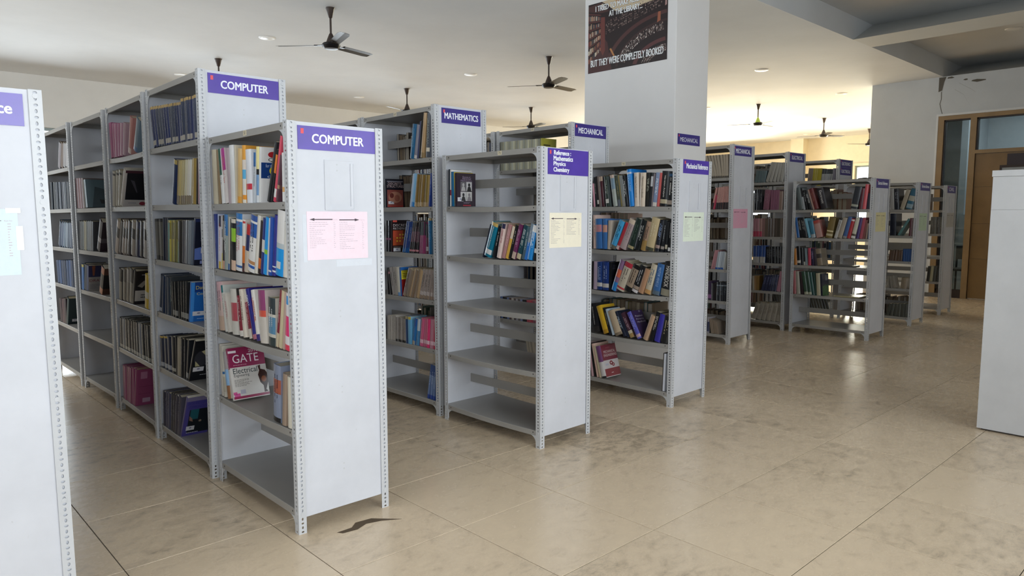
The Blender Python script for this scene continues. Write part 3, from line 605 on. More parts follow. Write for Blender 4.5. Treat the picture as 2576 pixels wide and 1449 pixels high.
BOOKS=[
('S50',0,[
(859,61,277,0,'cbbfa6',{'n':'warped beige paperback'}),
(802,32,272,2,'8d775a',{'n':'brown-spined paperback'}),
(752,28,276,6,'e9e7e4',{'b':[(0.52, 1, '1f5a45')], 'i':'2b2b2b', 'n':'white paperback with green top'}),
(709,40,276,8,'e7dcd8',{'b':[(0.6, 1, 'b8358f')], 'i':'d06a60', 'n':'white paperback with magenta top'}),
(672,33,273,1,'b5a3a6',{'n':'grey-pink paperback'}),
(627,56,283,1,'e6e4e2',{'n':'white unmarked paperback leaning left'}),
(591,16,280,-2,'d9cdb5',{'n':'thin cream booklet'}),
(558,50,260,-6,'d9b478',{'b':[(0, 0.12, 'dc9c3c')], 'n':'tan paperback with orange foot'}),
(498,41,272,-3,'e6a23c',{'b':[(0, 0.06, 'e9e0d0'), (0.06, 0.14, 'ef9a2f'), (0.14, 0.42, 'e6e2da'), (0.42, 0.58, '63b7e2'), (0.58, 0.75, 'e6d9cc')], 'n':'orange and sky-blue paperback'}),
(432,62,250,0,'e6e6ea',{'b':[(0.25, 0.36, 'd03a4a')], 'n':'white paperback with red patch'}),
(382,24,231,-6,'cfd3d8',{'b':[(0.72, 1, '2f6aa8')], 'i':'22242a', 'n':'pale paperback with blue top'}),
(347,33,255,-4,'9db8d6',{'b':[(0, 0.13, 'dfe2e6'), (0.13, 0.5, '7fa3cc'), (0.5, 0.6, '17171a'), (0.6, 1, 'f1e3a0')], 'n':'paperback banded yellow, black and blue'}),
(319,22,252,-6,'e9e7e4',{'cov':'quant', 'dep':0.15, 'n':'white aptitude book with blue C cover'}),
(230,22,278,-21,'2b2b2e',{'n':'dark grey book leaning right'}),
(199,19,239,-18,'17171a',{'b':[(0.55, 0.9, 'ee8a3a')], 'n':'black paperback with orange band'}),
(171,20,295,-18,'e0566a',{'b':[(0, 0.07, 'd8405c'), (0.07, 0.2, 'e9e7e4')], 'n':'tall red-pink book leaning right'}),
(141,21,207,-15,'5a3a44',{'b':[(0.28, 0.36, 'b08a6a')], 'n':'short plum and brown book'}),
(72,22,211,-2,'e9e7e4',{'b':[(0.2, 0.3, 'e9b270')], 'n':'white book with tan band'}),
]),
('S50',1,[
(875,29,282,2,'3d4a8c',{'i':'aab4dd', 'n':'slate-blue book'}),
(854,12,282,-5,'c9d0e6',{'n':'thin pale blue booklet'}),
(834,27,273,-6,'d8d4d8',{'b':[(0, 0.14, 'd8b53a'), (0.8, 1, '20243c')], 'i':'c0392b', 'n':'white book with navy head and yellow foot'}),
(810,13,275,-7,'dcd6cf',{'b':[(0.0, 0.3, 'e8d86a'), (0.6, 0.75, '17171a')], 'n':'thin white and yellow booklet'}),
(783,27,275,-6,'2a2224',{'b':[(0, 0.16, 'd9a58c'), (0.55, 0.9, '8d8780')], 'n':'dark book with peach foot'}),
(745,43,280,-5,'9aa09a',{'b':[(0.62, 1, '356fa8')], 'i':'e4e4e0', 'n':'grey book with blue top'}),
(712,18,268,-7,'c9c3b6',{'b':[(0, 0.12, '2a5da0')], 'n':'thin grey booklet'}),
(694,9,259,-6,'101012',{'n':'thin black book'}),
(659,56,257,-5,'17171a',{'b':[(0, 0.2, 'e2bfa6'), (0.2, 0.4, '2a2a2a'), (0.56, 0.82, '9ccb3b'), (0.92, 1, 'd9cfc0')], 'n':'black book with lime green band'}),
(594,74,283,-6,'ece9e6',{'b':[(0.06, 0.1, '3566a6'), (0.62, 0.86, '2e78ba'), (0.9, 1, '2e78ba')], 'i':'c0392b', 'n':'white and blue glossy guide'}),
(541,31,255,-7,'e6ded6',{'b':[(0, 0.17, '5a3a3a'), (0.17, 0.5, 'd8772f'), (0.93, 0.97, 'c0322f')], 'n':'white book with orange spine foot'}),
(504,42,236,-13,'c9b9a6',{'b':[(0.45, 0.78, '2a2f5a'), (0.78, 1, 'b8302f')], 'n':'navy, red and cream book'}),
(445,73,275,-13,'e9e4df',{'b':[(0.07, 0.12, '2e5fae'), (0.14, 0.2, 'c08a5a'), (0.62, 0.86, '2e5fae'), (0.9, 1, '31549a')], 'i':'232323', 'n':'white competition guide with blue head'}),
(390,34,279,-13,'d9d2c6',{'n':'frayed cream booklet'}),
(355,26,252,-12,'2a1a1c',{'b':[(0.1, 0.3, 'd8702f')], 'n':'dark book with orange title'}),
(323,28,264,-11,'26347c',{'b':[(0.4, 0.62, 'd9d4d0')], 'n':'thin navy book'}),
(292,33,268,-11,'1d9be8',{'b':[(0.36, 0.44, '8cc63f')], 'n':'bright blue book with green stripe'}),
(264,13,265,-10,'cfd3da',{'n':'thin silver booklet'}),
(239,27,268,-9,'2f57b0',{'b':[(0.06, 0.09, 'e9e7e4')], 'n':'royal blue book'}),
(207,34,277,-10,'35358c',{'b':[(0.06, 0.09, 'e9e7e4'), (0.14, 0.16, 'e9e7e4')], 'n':'indigo book with white rules'}),
(149,75,295,-9,'e9e4e0',{'b':[(0, 0.42, '1d9be6'), (0.42, 0.5, 'bfc7ca')], 'L':1, 'n':'white and sky-blue book with library label'}),
(81,40,246,-7,'dcd6cc',{'n':'cream booklet by the corner post'}),
]),
('S50',2,[
(849,75,256,4,'d9bfb6',{'b':[(0, 0.3, 'c9ad98'), (0.6, 1, 'd9b0b4')], 'i':'5a4a5a', 'n':'faded pink electrical guide'}),
(786,26,243,10,'e0dcd4',{'b':[(0.84, 1, '1f7c84')], 'i':'2a6a4a', 'n':'white book with teal top'}),
(744,38,201,13,'dcd4c9',{'i':'c98a90', 'n':'creased cream paperback'}),
(669,75,232,3,'dcd6cc',{'b':[(0.3, 0.7, 'c05560')], 'n':'cream book with red lower cover'}),
(592,44,240,7,'8c2f3c',{'b':[(0, 0.12, 'e0d8ce'), (0.85, 1, '201c1c')], 'i':'e6c8c8', 'n':'crimson paperback with cream foot'}),
(540,41,239,9,'dcd0c0',{'i':'7a5a50', 'n':'worn cream paperback'}),
(483,34,241,14,'8a3040',{'b':[(0, 0.2, 'd9cfc2'), (0.75, 1, 'd9cfc2')], 'i':'d8a0a8', 'n':'maroon and cream paperback'}),
(434,40,251,17,'2b2a80',{'b':[(0, 0.1, 'b06a7a')], 'txt':('GMAT', 'f2f0f4'), 'n':'navy exam book leaning left'}),
(393,40,247,12,'e2dcd4',{'b':[(0, 0.13, '3a2f74')], 'i':'c04a3a', 'n':'white book with purple foot'}),
(329,75,251,3,'d9cfc4',{'b':[(0.62, 1, '9a4a78'), (0.5, 0.62, 'e0604c')], 'n':'white book with pink and plum head'}),
(246,73,225,-3,'d4cec0',{'b':[(0.0, 0.18, '3a4444'), (0.25, 0.6, '5f8fae'), (0.66, 1, '3c4548')], 'i':'e8e8e8', 'n':'charcoal exam guide with cream middle'}),
(197,24,272,-13,'8c2f3c',{'b':[(0, 0.25, 'd9c8a8')], 'i':'e8c9c0', 'n':'maroon book leaning right'}),
(161,27,270,-11,'d9caa6',{'n':'tan-spined book'}),
(123,18,266,-8,'c9a99c',{'i':'a04040', 'n':'dusty pink paperback'}),
(80,56,259,-7,'e6e0e0',{'b':[(0, 0.1, 'e0445c'), (0.25, 0.6, 'e63c78'), (0.8, 0.95, '2f9ae0')], 'n':'pink, white and blue paperback'}),
]),
('S50',3,[
(876,28,277,3,'d8cfc2',{'n':'thin cream booklet at the left end'}),
(836,31,271,5,'c9c3b6',{'b':[(0.1, 0.4, 'b9b1a0'), (0.45, 0.5, '2f6aa0')], 'n':'grey-cream paperback'}),
(773,45,247,11,'cfc9c2',{'b':[(0, 0.28, '9a6a48'), (0.28, 0.62, '8fb6dc'), (0.62, 1, 'a8a0a0')], 'n':'worn blue and brown paperback'}),
(719,22,271,16,'dcd6d0',{'b':[(0.6, 1, '9c2f5c')], 'i':'efe6ea', 'cov':'gate', 'dep':0.19, 'n':'crimson and white Electrical Engineering guide'}),
(217,75,270,-4,'8f97ad',{'b':[(0, 0.08, '17171a'), (0.5, 0.75, 'b0604a')], 'i':'20203a', 'n':'plastic-wrapped book with collage spine'}),
(139,41,244,-6,'a08a78',{'n':'brown worn paperback'}),
(82,44,236,-2,'ddd5c4',{'n':'cream booklet leaning by the post'}),
]),
('S90',0,[
(767,14,185,5,'e6a8b8',{'n':'thin pink book'}),
(747,21,235,6,'22262a',{'i':'c8c8b8', 'n':'black clothbound book'}),
(725,18,240,7,'241f22',{'i':'c0b8b0', 'L':1, 'n':'black hardback with round label'}),
(706,20,241,7,'8a7a74',{'n':'taupe hardback'}),
(679,34,236,7,'4a1a24',{'b':[(0.85, 1, 'b8a08a')], 'n':'maroon hardback'}),
(655,14,238,7,'23181c',{'n':'dark maroon hardback'}),
(629,34,237,7,'2c3832',{'i':'a8b0a4', 'L':1, 'n':'dark green hardback with label'}),
(601,13,238,8,'566060',{'n':'grey-green hardback'}),
(584,10,236,9,'16181a',{'i':'c0c0c0', 'n':'black hardback'}),
(556,37,246,10,'aab0a8',{'b':[(0.55, 0.9, '7f97a8'), (0.9, 1, 'c8b0a0')], 'n':'pale grey-blue hardback'}),
(520,26,242,9,'4d5448',{'b':[(0, 0.22, '6a6e78')], 'i':'b8a878', 'n':'olive hardback'}),
(494,17,243,10,'a09060',{'n':'mustard-grey hardback'}),
(474,23,239,10,'8e9290',{'b':[(0, 0.2, '9a948a')], 'n':'silver-grey hardback'}),
(446,33,238,9,'131416',{'i':'d8d8d8', 'n':'black hardback with white title'}),
(425,8,230,8,'1c2030',{'n':'thin navy hardback'}),
(400,41,283,7,'1784d8',{'b':[(0.87, 0.92, 'c8ccd8')], 'i':'9fd0f8', 'n':'tall bright blue handbook'}),
(355,42,255,3,'ddcdbd',{'txt':('Machine Tools Handbook', '4a3c38'), 'n':'cream Machine Tools Handbook'}),
(306,47,253,-1,'ddcbb6',{'txt':('Machinery Handbook', '4a3c38'), 'n':'cream handbook with small red mark'}),
(263,32,252,-2,'26241f',{'i':'b8b8a8', 'n':'black and cream hardback'}),
(237,19,248,-4,'2a2c30',{'b':[(0.6, 0.9, 'c8c8cc')], 'n':'black hardback with white stripe'}),
(221,13,245,-4,'8a7f84',{'n':'thin grey-mauve book'}),
(196,34,249,-6,'8494b4',{'b':[(0, 0.12, 'd8d0c8')], 'i':'eef0f4', 'n':'steel-blue hardback with label'}),
(166,19,247,-5,'c8605c',{'i':'e8b0a8', 'n':'salmon red book'}),
(123,61,257,-4,'131315',{'b':[(0.08, 0.2, 'b0a388')], 'txt':('Vibration Analysis', 'e4e0d8'), 'n':'thick black Vibration Analysis book'}),
(62,60,252,-4,'141517',{'b':[(0.05, 0.17, '9a8c80'), (0.85, 0.93, '1c4a70')], 'i':'e0dcd4', 'n':'thick black book with white title'}),
]),
('S90',1,[
(758,26,268,2,'e4c6bc',{'i':'a04848', 'n':'pale pink spiral-bound book'}),
(709,60,238,3,'3f74b4',{'b':[(0.56, 0.8, 'c98a90')], 'n':'blue volume with pink disc, left of two'}),
(655,46,238,1,'3f74b4',{'b':[(0.56, 0.8, 'd8a08c')], 'n':'blue volume with orange disc, right of two'}),
(616,23,227,-1,'c8b8a8',{'n':'cream worn hardback'}),
(576,52,232,-22,'4aa8dc',{'b':[(0, 0.12, '6a685c')], 'i':'123a58', 'n':'sky-blue book leaning right'}),
(532,25,227,-24,'b83a44',{'b':[(0, 0.14, 'd8c0bc')], 'n':'red book leaning right'}),
(484,58,246,-23,'b8a4a4',{'b':[(0.85, 1, 'd8c4ae')], 'i':'8a7878', 'n':'mauve-grey handbook'}),
(411,55,247,-19,'1e2e28',{'b':[(0.03, 0.12, 'b0a078')], 'i':'566a5c', 'n':'thick dark green hardback'}),
(346,51,237,-16,'14191a',{'i':'d8d8d4', 'n':'black hardback with white lettering'}),
(292,45,225,-14,'a98a74',{'b':[(0, 0.35, 'a08048')], 'i':'3a2c28', 'n':'tan and pink book'}),
(232,68,249,-13,'c8b48c',{'b':[(0, 0.1, '4a4a38')], 'i':'e8dcc0', 'n':'thick sand-coloured handbook'}),
(169,38,236,-11,'181c28',{'b':[(0.1, 0.2, 'a08880')], 'i':'8aa0c8', 'n':'navy-black hardback with round label'}),
(120,28,234,-7,'16181c',{'b':[(0.08, 0.17, '9a9088')], 'i':'b0b4b8', 'n':'black hardback with grey label'}),
(88,18,225,-5,'181a1c',{'b':[(0.1, 0.24, 'b8b09c')], 'n':'thin black hardback'}),
(62,20,244,-3,'131416',{'b':[(0.03, 0.14, 'e0dedc')], 'i':'dcdcdc', 'n':'black book with white label'}),
(39,12,281,-1,'1c4a64',{'n':'thin teal book at the right end'}),
]),
('S90',2,[
(772,12,224,1,'1a1618',{'n':'thin black book'}),
(745,35,225,0,'b8a4b8',{'n':'pale lilac book'}),
(699,51,223,1,'1e3c7c',{'b':[(0.12, 0.26, 'cfc8c4')], 'i':'b8c8e8', 'n':'navy volume with paper label, left of two'}),
(639,64,224,1,'1e3a80',{'b':[(0.1, 0.24, 'cfc8c4')], 'i':'b8c8e8', 'n':'navy volume, right of two'}),
(596,22,226,-1,'101218',{'cov':'quantum', 'dep':0.16, 'n':'black Quantum Mechanics book'}),
(562,43,254,-19,'8a6a8c',{'b':[(0, 0.28, '2a84cc'), (0.45, 0.7, 'd86a4c')], 'n':'purple and red plastic-wrapped book'}),
(500,73,235,-22,'cdc0ac',{'b':[(0.06, 0.12, 'c8404c'), (0.84, 1, 'b83040')], 'i':'3a3430', 'n':'cream engineering handbook with red head'}),
(426,63,223,-23,'171513',{'b':[(0.18, 0.86, 'a08c78')], 'i':'3a302a', 'n':'black book with brown title panel'}),
(361,54,221,-21,'17171a',{'b':[(0.0, 0.1, 'd8d0d0'), (0.12, 0.24, 'a89484')], 'i':'c8c8cc', 'n':'black hardback with brown label'}),
(304,47,197,-19,'b88c6c',{'n':'terracotta paperback'}),
(244,53,234,-16,'ccc0a8',{'b':[(0, 0.14, 'c89860')], 'i':'3a5a80', 'n':'cream book with orange foot'}),
(167,62,237,-11,'33639c',{'b':[(0, 0.13, '5a6a78')], 'txt':('MOTOR VEHICLE', 'a8c4e8'), 'n':'blue Motor Vehicle book'}),
(86,75,252,-8,'17171a',{'b':[(0, 0.2, '8c8674')], 'txt':('HANDBOOK', 'dcd8d0'), 'n':'black engineering handbook with cloth foot'}),
]),
('S90',3,[
(725,75,234,11,'15161a',{'b':[(0, 0.2, '2e2a28')], 'txt':('MECHANICAL ENGINEERS HANDBOOK', 'd4d0cc'), 'n':'black mechanical engineers handbook'}),
(623,50,230,21,'dcb02c',{'b':[(0, 0.14, 'c0901c')], 'n':'yellow book leaning left'}),
(584,21,220,18,'1c2028',{'i':'c8c0a0', 'n':'thin black book leaning left'}),
(552,22,214,21,'c8d8e4',{'n':'white-blue paperback leaning left'}),
(498,64,203,24,'c9b498',{'b':[(0, 0.1, '8c7c68')], 'n':'tan cloth book leaning left'}),
(439,31,209,27,'1c2438',{'i':'c8d8e8', 'n':'navy hardback with round label'}),
(408,19,209,26,'20283c',{'n':'dark blue hardback'}),
(369,38,206,29,'4c2c3c',{'b':[(0, 0.16, 'a88a58'), (0.16, 0.28, 'd0c4ac')], 'i':'b89aa4', 'n':'plum hardback with cream foot'}),
(300,41,220,29,'5c5cb8',{'b':[(0.05, 0.16, 'c8a8b0')], 'i':'a8a8e8', 'cov':'pump', 'dep':0.14, 'n':'violet Practical Pumping book'}),
(250,39,206,-20,'b8987c',{'n':'tan cloth book leaning right'}),
(196,35,233,-15,'15161a',{'i':'c8c4bc', 'n':'black book leaning right'}),
(147,50,217,-13,'35309a',{'n':'deep violet book leaning right'}),
(82,60,205,-10,'141416',{'i':'c8b48c', 'n':'black book with gold lettering'}),
]),
('S90',4,[
(758,16,276,9,'c8a0a4',{'n':'pink frayed booklet'}),
(732,16,278,11,'1c1a1c',{'n':'thin black booklet'}),
(704,17,275,13,'dcb8a8',{'n':'peach spiral-bound booklet'}),
(674,21,260,15,'d8c8a8',{'n':'cream spiral notebook'}),
(634,49,262,16,'dcd6d4',{'b':[(0.5, 1, '7c4a7c'), (0.0, 0.06, '222222')], 'cov':'mech', 'dep':0.19, 'n':'red and white Mechanical Engineering book'}),
]),
('S70',0,[
(869,11,249,0,'1c2a38',{'n':'thin dark booklet'}),
(856,14,246,-1,'e8e4e0',{'b':[(0.3, 0.45, '8c2040')], 'n':'thin white booklet'}),
(830,22,231,1,'1c6c9c',{'n':'thin blue book'}),
(812,6,228,2,'d8b83c',{'n':'thin yellow booklet'}),
(798,22,222,0,'2c1c2c',{'cov':'advmath', 'dep':0.165, 'n':'dark purple Advanced Mathematics book'}),
]),
('S70',1,[
(529,18,224,-20,'141c34',{'n':'navy hardback leaning right'}),
(488,58,230,-20,'12718c',{'b':[(0.08, 0.22, 'd8d8d8'), (0.9, 1, 'c8a860')], 'i':'e8f0f0', 'txt':('Mathematical Statistics', 'e8f0f0'), 'n':'teal Mathematical Statistics book'}),
(427,28,209,-17,'15161c',{'i':'d0d0cc', 'n':'black hardback leaning right'}),
(382,35,222,-13,'dcc4bc',{'b':[(0.86, 1, '2c2848')], 'i':'b86a70', 'n':'pale pink book with navy top'}),
(341,30,222,-17,'c08c8c',{'i':'e0b8b8', 'n':'dusty rose book'}),
(307,22,211,-18,'e0b04c',{'b':[(0.62, 1, 'e0d0bc')], 'n':'yellow and cream book'}),
(279,25,218,-17,'191819',{'i':'c0b8a8', 'n':'black book leaning right'}),
(250,30,224,-18,'6c2c58',{'b':[(0, 0.2, 'c8b0a0')], 'i':'c8a0b8', 'n':'plum book with cream foot'}),
(206,34,218,-18,'1c4450',{'b':[(0, 0.16, 'c8b898')], 'i':'c8d0d0', 'n':'dark teal book with cream foot'}),
(165,24,207,-14,'4c6470',{'i':'c8d0d0', 'n':'grey-teal book'}),
(141,23,228,-15,'7c8c9c',{'b':[(0, 0.48, '2c74c8')], 'i':'e0e0e0', 'n':'grey and blue book'}),
(107,38,215,-14,'1c84cc',{'b':[(0.8, 1, 'e8e4e0')], 'i':'e0f0f8', 'n':'bright blue book'}),
(62,26,179,-10,'1c1c20',{'b':[(0.25, 0.4, 'd8d8d8')], 'n':'black book by the corner post'}),
]),
('T69',0,[
(287,45,244,-10,'1c5c84',{'i':'6aa0c0', 'n':'blue hardback'}),
(247,30,238,-11,'8a8894',{'b':[(0, 0.1, 'd8d0cc')], 'n':'grey book'}),
(219,13,259,-9,'2c3468',{'n':'navy book'}),
(201,15,261,-8,'17171c',{'n':'black book'}),
(166,37,310,-9,'b09068',{'b':[(0, 0.12, '8c7450')], 'n':'tall tan clothbound book'}),
(105,41,307,-5,'4c5058',{'b':[(0.13, 0.22, 'dcd0bc')], 'i':'a0a498', 'n':'tall grey book with paper label'}),
(62,28,305,-4,'2c3448',{'n':'dark blue book at the right end'}),
]),
('T69',1,[
(630,22,214,0,'1c1c28',{'cov':'discstr', 'dep':0.16, 'n':'Discrete Structures book with red cover'}),
(320,16,241,-12,'b8c8dc',{'i':'3c4458', 'n':'pale grey-blue book'}),
(292,35,237,-11,'84bce4',{'b':[(0, 0.14, '2c84cc')], 'n':'light blue book'}),
(256,27,230,-10,'84662c',{'b':[(0, 0.14, 'b89c74')], 'n':'ochre book, first of the set'}),
(224,28,227,-10,'84662c',{'b':[(0, 0.14, 'b89c74')], 'n':'ochre book, second of the set'}),
(190,31,225,-9,'8a6c30',{'b':[(0, 0.14, 'b89c74')], 'n':'ochre book, third of the set'}),
(159,19,224,-8,'84662c',{'b':[(0, 0.14, 'b89c74')], 'n':'ochre book, fourth of the set'}),
(134,19,220,-6,'8a7438',{'b':[(0, 0.14, 'b89c74')], 'n':'ochre book, fifth of the set'}),
(115,19,220,-7,'b89858',{'b':[(0, 0.14, 'b89c74')], 'n':'ochre book, last of the set'}),
(90,20,232,-7,'26408c',{'i':'a0b4e0', 'n':'blue volume, left of two'}),
(61,30,225,-6,'26408c',{'i':'a0b4e0', 'n':'blue volume, right of two'}),
]),
('T69',2,[
(628,33,234,-2,'15141c',{'b':[(0.38, 0.44, 'a0507c')], 'i':'504858', 'n':'black maths book, first of the set'}),
(594,35,234,-2,'15141c',{'b':[(0.38, 0.44, 'a0507c')], 'i':'504858', 'n':'black maths book, second of the set'}),
(564,22,237,-2,'2c1418',{'cov':'discmath', 'dep':0.16, 'n':'Discrete Mathematics book with orange cover'}),
(417,25,236,-16,'26407c',{'b':[(0, 0.15, '1c5c9c')], 'i':'c0c8e0', 'n':'blue copy leaning right, first of three'}),
(388,24,234,-15,'26407c',{'b':[(0, 0.15, '1c5c9c')], 'i':'c0c8e0', 'n':'blue copy leaning right, second of three'}),
(363,24,234,-15,'26407c',{'b':[(0, 0.15, '1c5c9c')], 'i':'c0c8e0', 'n':'blue copy leaning right, third of three'}),
(335,20,228,-14,'1c1418',{'b':[(0.05, 0.11, 'd88a94'), (0.36, 0.7, '5c3c48')], 'i':'c8a0a8', 'n':'black and mauve copy, first of five'}),
(309,19,226,-12,'1c1418',{'b':[(0.05, 0.11, 'd88a94'), (0.36, 0.7, '5c3c48')], 'i':'c8a0a8', 'n':'black and mauve copy, second of five'}),
(285,20,225,-11,'1c1418',{'b':[(0.05, 0.11, 'd88a94'), (0.36, 0.7, '5c3c48')], 'i':'c8a0a8', 'n':'black and mauve copy, third of five'}),
(261,23,224,-10,'1c1418',{'b':[(0.05, 0.11, 'd88a94'), (0.36, 0.7, '5c3c48')], 'i':'c8a0a8', 'n':'black and mauve copy, fourth of five'}),
(239,13,225,-9,'1c1418',{'b':[(0.05, 0.11, 'd88a94'), (0.36, 0.7, '5c3c48')], 'i':'c8a0a8', 'n':'black and mauve copy, last of five'}),
(216,12,226,-6,'8c3c64',{'b':[(0.58, 1, '2c3438')], 'n':'plum and grey copy, first of four'}),
(197,18,226,-5,'8c3c64',{'b':[(0.58, 1, '2c3438')], 'n':'plum and grey copy, second of four'}),
(179,17,226,-5,'8c3c64',{'b':[(0.58, 1, '2c3438')], 'n':'plum and grey copy, third of four'}),
(161,19,226,-5,'8c3c64',{'b':[(0.58, 1, '2c3438')], 'n':'plum and grey copy, last of four'}),
(131,24,210,-3,'5c2c3c',{'b':[(0.1, 0.24, 'b8b0b0'), (0.55, 1, '20242c')], 'n':'maroon book with library label'}),
(92,34,253,0,'26608c',{'b':[(0.93, 1, 'b89c64')], 'i':'80a8c8', 'n':'blue hardback with tan head'}),
(56,38,253,-2,'24587c',{'b':[(0.93, 1, 'b89c64')], 'i':'80a8c8', 'n':'blue hardback at the right end'}),
]),
('T69',3,[
(629,19,203,2,'17171c',{'i':'5c5c64', 'n':'black book, first from the left'}),
(593,27,205,6,'17171c',{'b':[(0.77, 0.85, 'c08090')], 'n':'black book with pink mark'}),
(551,30,209,10,'a8a09c',{'i':'6c6460', 'n':'grey paperback, left of two'}),
(512,37,215,6,'aca49c',{'i':'6c6460', 'n':'grey paperback, right of two'}),
(479,25,215,5,'dcd4c4',{'b':[(0, 0.12, '5c94d0')], 'n':'white book with blue foot'}),
(454,22,215,2,'2c6cb4',{'cov':'discyel', 'dep':0.15, 'n':'yellow, red and blue Discrete book'}),
(421,35,221,-21,'8a7870',{'b':[(0, 0.1, '98806c')], 'i':'4a4038', 'n':'taupe paperback leaning right'}),
(377,30,209,-18,'907c68',{'n':'frayed tan paperback'}),
(348,25,221,-21,'d0b088',{'n':'cream frayed booklet'}),
(319,29,215,-20,'8c745c',{'n':'brown frayed paperback'}),
(286,20,218,-18,'94806c',{'b':[(0, 0.12, 'a08c7c')], 'i':'5c5044', 'n':'grey-brown paperback'}),
(253,29,211,-16,'c0a078',{'n':'tan booklet'}),
(214,37,218,-15,'a09088',{'b':[(0, 0.12, '98806c'), (0.12, 0.25, 'c0b4b0')], 'i':'5c5450', 'n':'mauve-grey copy, first of five'}),
(174,34,219,-14,'a09088',{'b':[(0, 0.12, '98806c'), (0.12, 0.25, 'c0b4b0')], 'i':'5c5450', 'n':'mauve-grey copy, second of five'}),
(133,32,217,-12,'a09088',{'b':[(0, 0.12, '98806c'), (0.12, 0.25, 'c0b4b0')], 'i':'5c5450', 'n':'mauve-grey copy, third of five'}),
(90,24,216,-8,'a09088',{'b':[(0, 0.12, '98806c'), (0.12, 0.25, 'c0b4b0')], 'i':'5c5450', 'n':'mauve-grey copy, fourth of five'}),
(49,33,213,-5,'a09088',{'b':[(0, 0.12, '98806c'), (0.12, 0.25, 'c0b4b0')], 'i':'5c5450', 'n':'mauve-grey copy, last of five'}),
]),
('T69',4,[
(637,28,187,-2,'bcb4ac',{'i':'8c8480', 'n':'cream copy, number 1 of the white set'}),
(609,28,189,-2,'bcb4ac',{'i':'8c8480', 'n':'cream copy, number 2 of the white set'}),
(581,28,192,-2,'bcb4ac',{'i':'8c8480', 'n':'cream copy, number 3 of the white set'}),
(553,27,195,-2,'bcb4ac',{'i':'8c8480', 'n':'cream copy, number 4 of the white set'}),
(526,26,186,-2,'9a928c',{'b':[(0, 0.1, '1c1a1a')], 'i':'6c6460', 'n':'grey copy, number 1 of the grey set'}),
(500,26,185,-2,'9a928c',{'b':[(0, 0.1, '1c1a1a')], 'i':'6c6460', 'n':'grey copy, number 2 of the grey set'}),
(474,22,183,-2,'9a928c',{'b':[(0, 0.1, '1c1a1a')], 'i':'6c6460', 'n':'grey copy, number 3 of the grey set'}),
(448,26,182,-1,'9a928c',{'b':[(0, 0.1, '1c1a1a')], 'i':'6c6460', 'n':'grey copy, number 4 of the grey set'}),
(422,21,181,-1,'9a928c',{'b':[(0, 0.1, '1c1a1a')], 'i':'6c6460', 'n':'grey copy, number 5 of the grey set'}),
(393,28,204,1,'244878',{'b':[(0.9, 1, 'b8a880')], 'n':'navy hardback with tan head'}),
(358,37,204,0,'70b4dc',{'b':[(0.9, 1, 'd8c050')], 'n':'sky-blue book with yellow head'}),
(313,28,202,-12,'2c74b4',{'b':[(0, 0.15, 'b0a898'), (0.7, 1, '2c5ca8')], 'n':'blue book with grey label'}),
(268,36,201,-8,'4c84b0',{'b':[(0.55, 1, 'c0c8d0')], 'n':'pale blue-grey book'}),
(223,38,209,-9,'c85c80',{'b':[(0.12, 0.25, 'e0b8c4')], 'n':'pink folder copy, number 1 of five'}),
(181,34,211,-8,'d06c8c',{'b':[(0.12, 0.25, 'e0b8c4')], 'n':'pink folder copy, number 2 of five'}),
(139,37,212,-6,'d83c70',{'b':[(0.12, 0.25, 'e0b8c4')], 'n':'pink folder copy, number 3 of five'}),
(98,37,214,-5,'b87c8c',{'b':[(0.12, 0.25, 'e0b8c4')], 'n':'pink folder copy, number 4 of five'}),
(57,39,216,-4,'c02c50',{'b':[(0.12, 0.25, 'e0b8c4')], 'n':'pink folder copy, number 5 of five'}),
]),
('T69',5,[
(152,22,260,-11,'2c4c88',{'b':[(0, 0.12, '24449c'), (0.12, 0.7, '6c84b0')], 'i':'c8d4e8', 'n':'blue plastic-wrapped copy, number 1 of four'}),
(116,27,257,-8,'2c4c88',{'b':[(0, 0.12, '24449c'), (0.12, 0.7, '6c84b0')], 'i':'c8d4e8', 'n':'blue plastic-wrapped copy, number 2 of four'}),
(80,21,255,-5,'2c4c88',{'b':[(0, 0.12, '24449c'), (0.12, 0.7, '6c84b0')], 'i':'c8d4e8', 'n':'blue plastic-wrapped copy, number 3 of four'}),
(45,33,253,-3,'2c4c88',{'b':[(0, 0.12, '24449c'), (0.12, 0.7, '6c84b0')], 'i':'c8d4e8', 'n':'blue plastic-wrapped copy, number 4 of four'}),
]),
('T49a',0,[
(808,47,246,12,'26305c',{'b':[(0.93, 1, 'b8985c'), (0.04, 0.16, 'b0a89c')], 'i':'5c6480', 'n':'navy bound volume, number 1 of the navy set'}),
(761,46,243,11,'2c3868',{'b':[(0.93, 1, 'b8985c')], 'i':'5c6480', 'n':'navy bound volume, number 2 of the navy set'}),
(714,45,240,11,'3a4258',{'b':[(0.93, 1, 'b8985c'), (0.04, 0.16, 'b0a89c')], 'i':'5c6480', 'n':'navy bound volume, number 3 of the navy set'}),
(668,45,237,10,'4a5060',{'b':[(0.93, 1, 'b8985c'), (0.04, 0.16, 'b0a89c')], 'i':'5c6480', 'n':'navy bound volume, number 4 of the navy set'}),
(623,44,235,9,'343c58',{'b':[(0.93, 1, 'b8985c')], 'i':'5c6480', 'n':'navy bound volume, number 5 of the navy set'}),
(578,44,232,8,'26305c',{'b':[(0.93, 1, 'b8985c'), (0.04, 0.16, 'b0a89c')], 'i':'5c6480', 'n':'navy bound volume, number 6 of the navy set'}),
(534,43,230,8,'2c3868',{'b':[(0.93, 1, 'b8985c'), (0.04, 0.16, 'b0a89c')], 'i':'5c6480', 'n':'navy bound volume, number 7 of the navy set'}),
(491,42,227,7,'3a4258',{'b':[(0.93, 1, 'b8985c')], 'i':'5c6480', 'n':'navy bound volume, number 8 of the navy set'}),
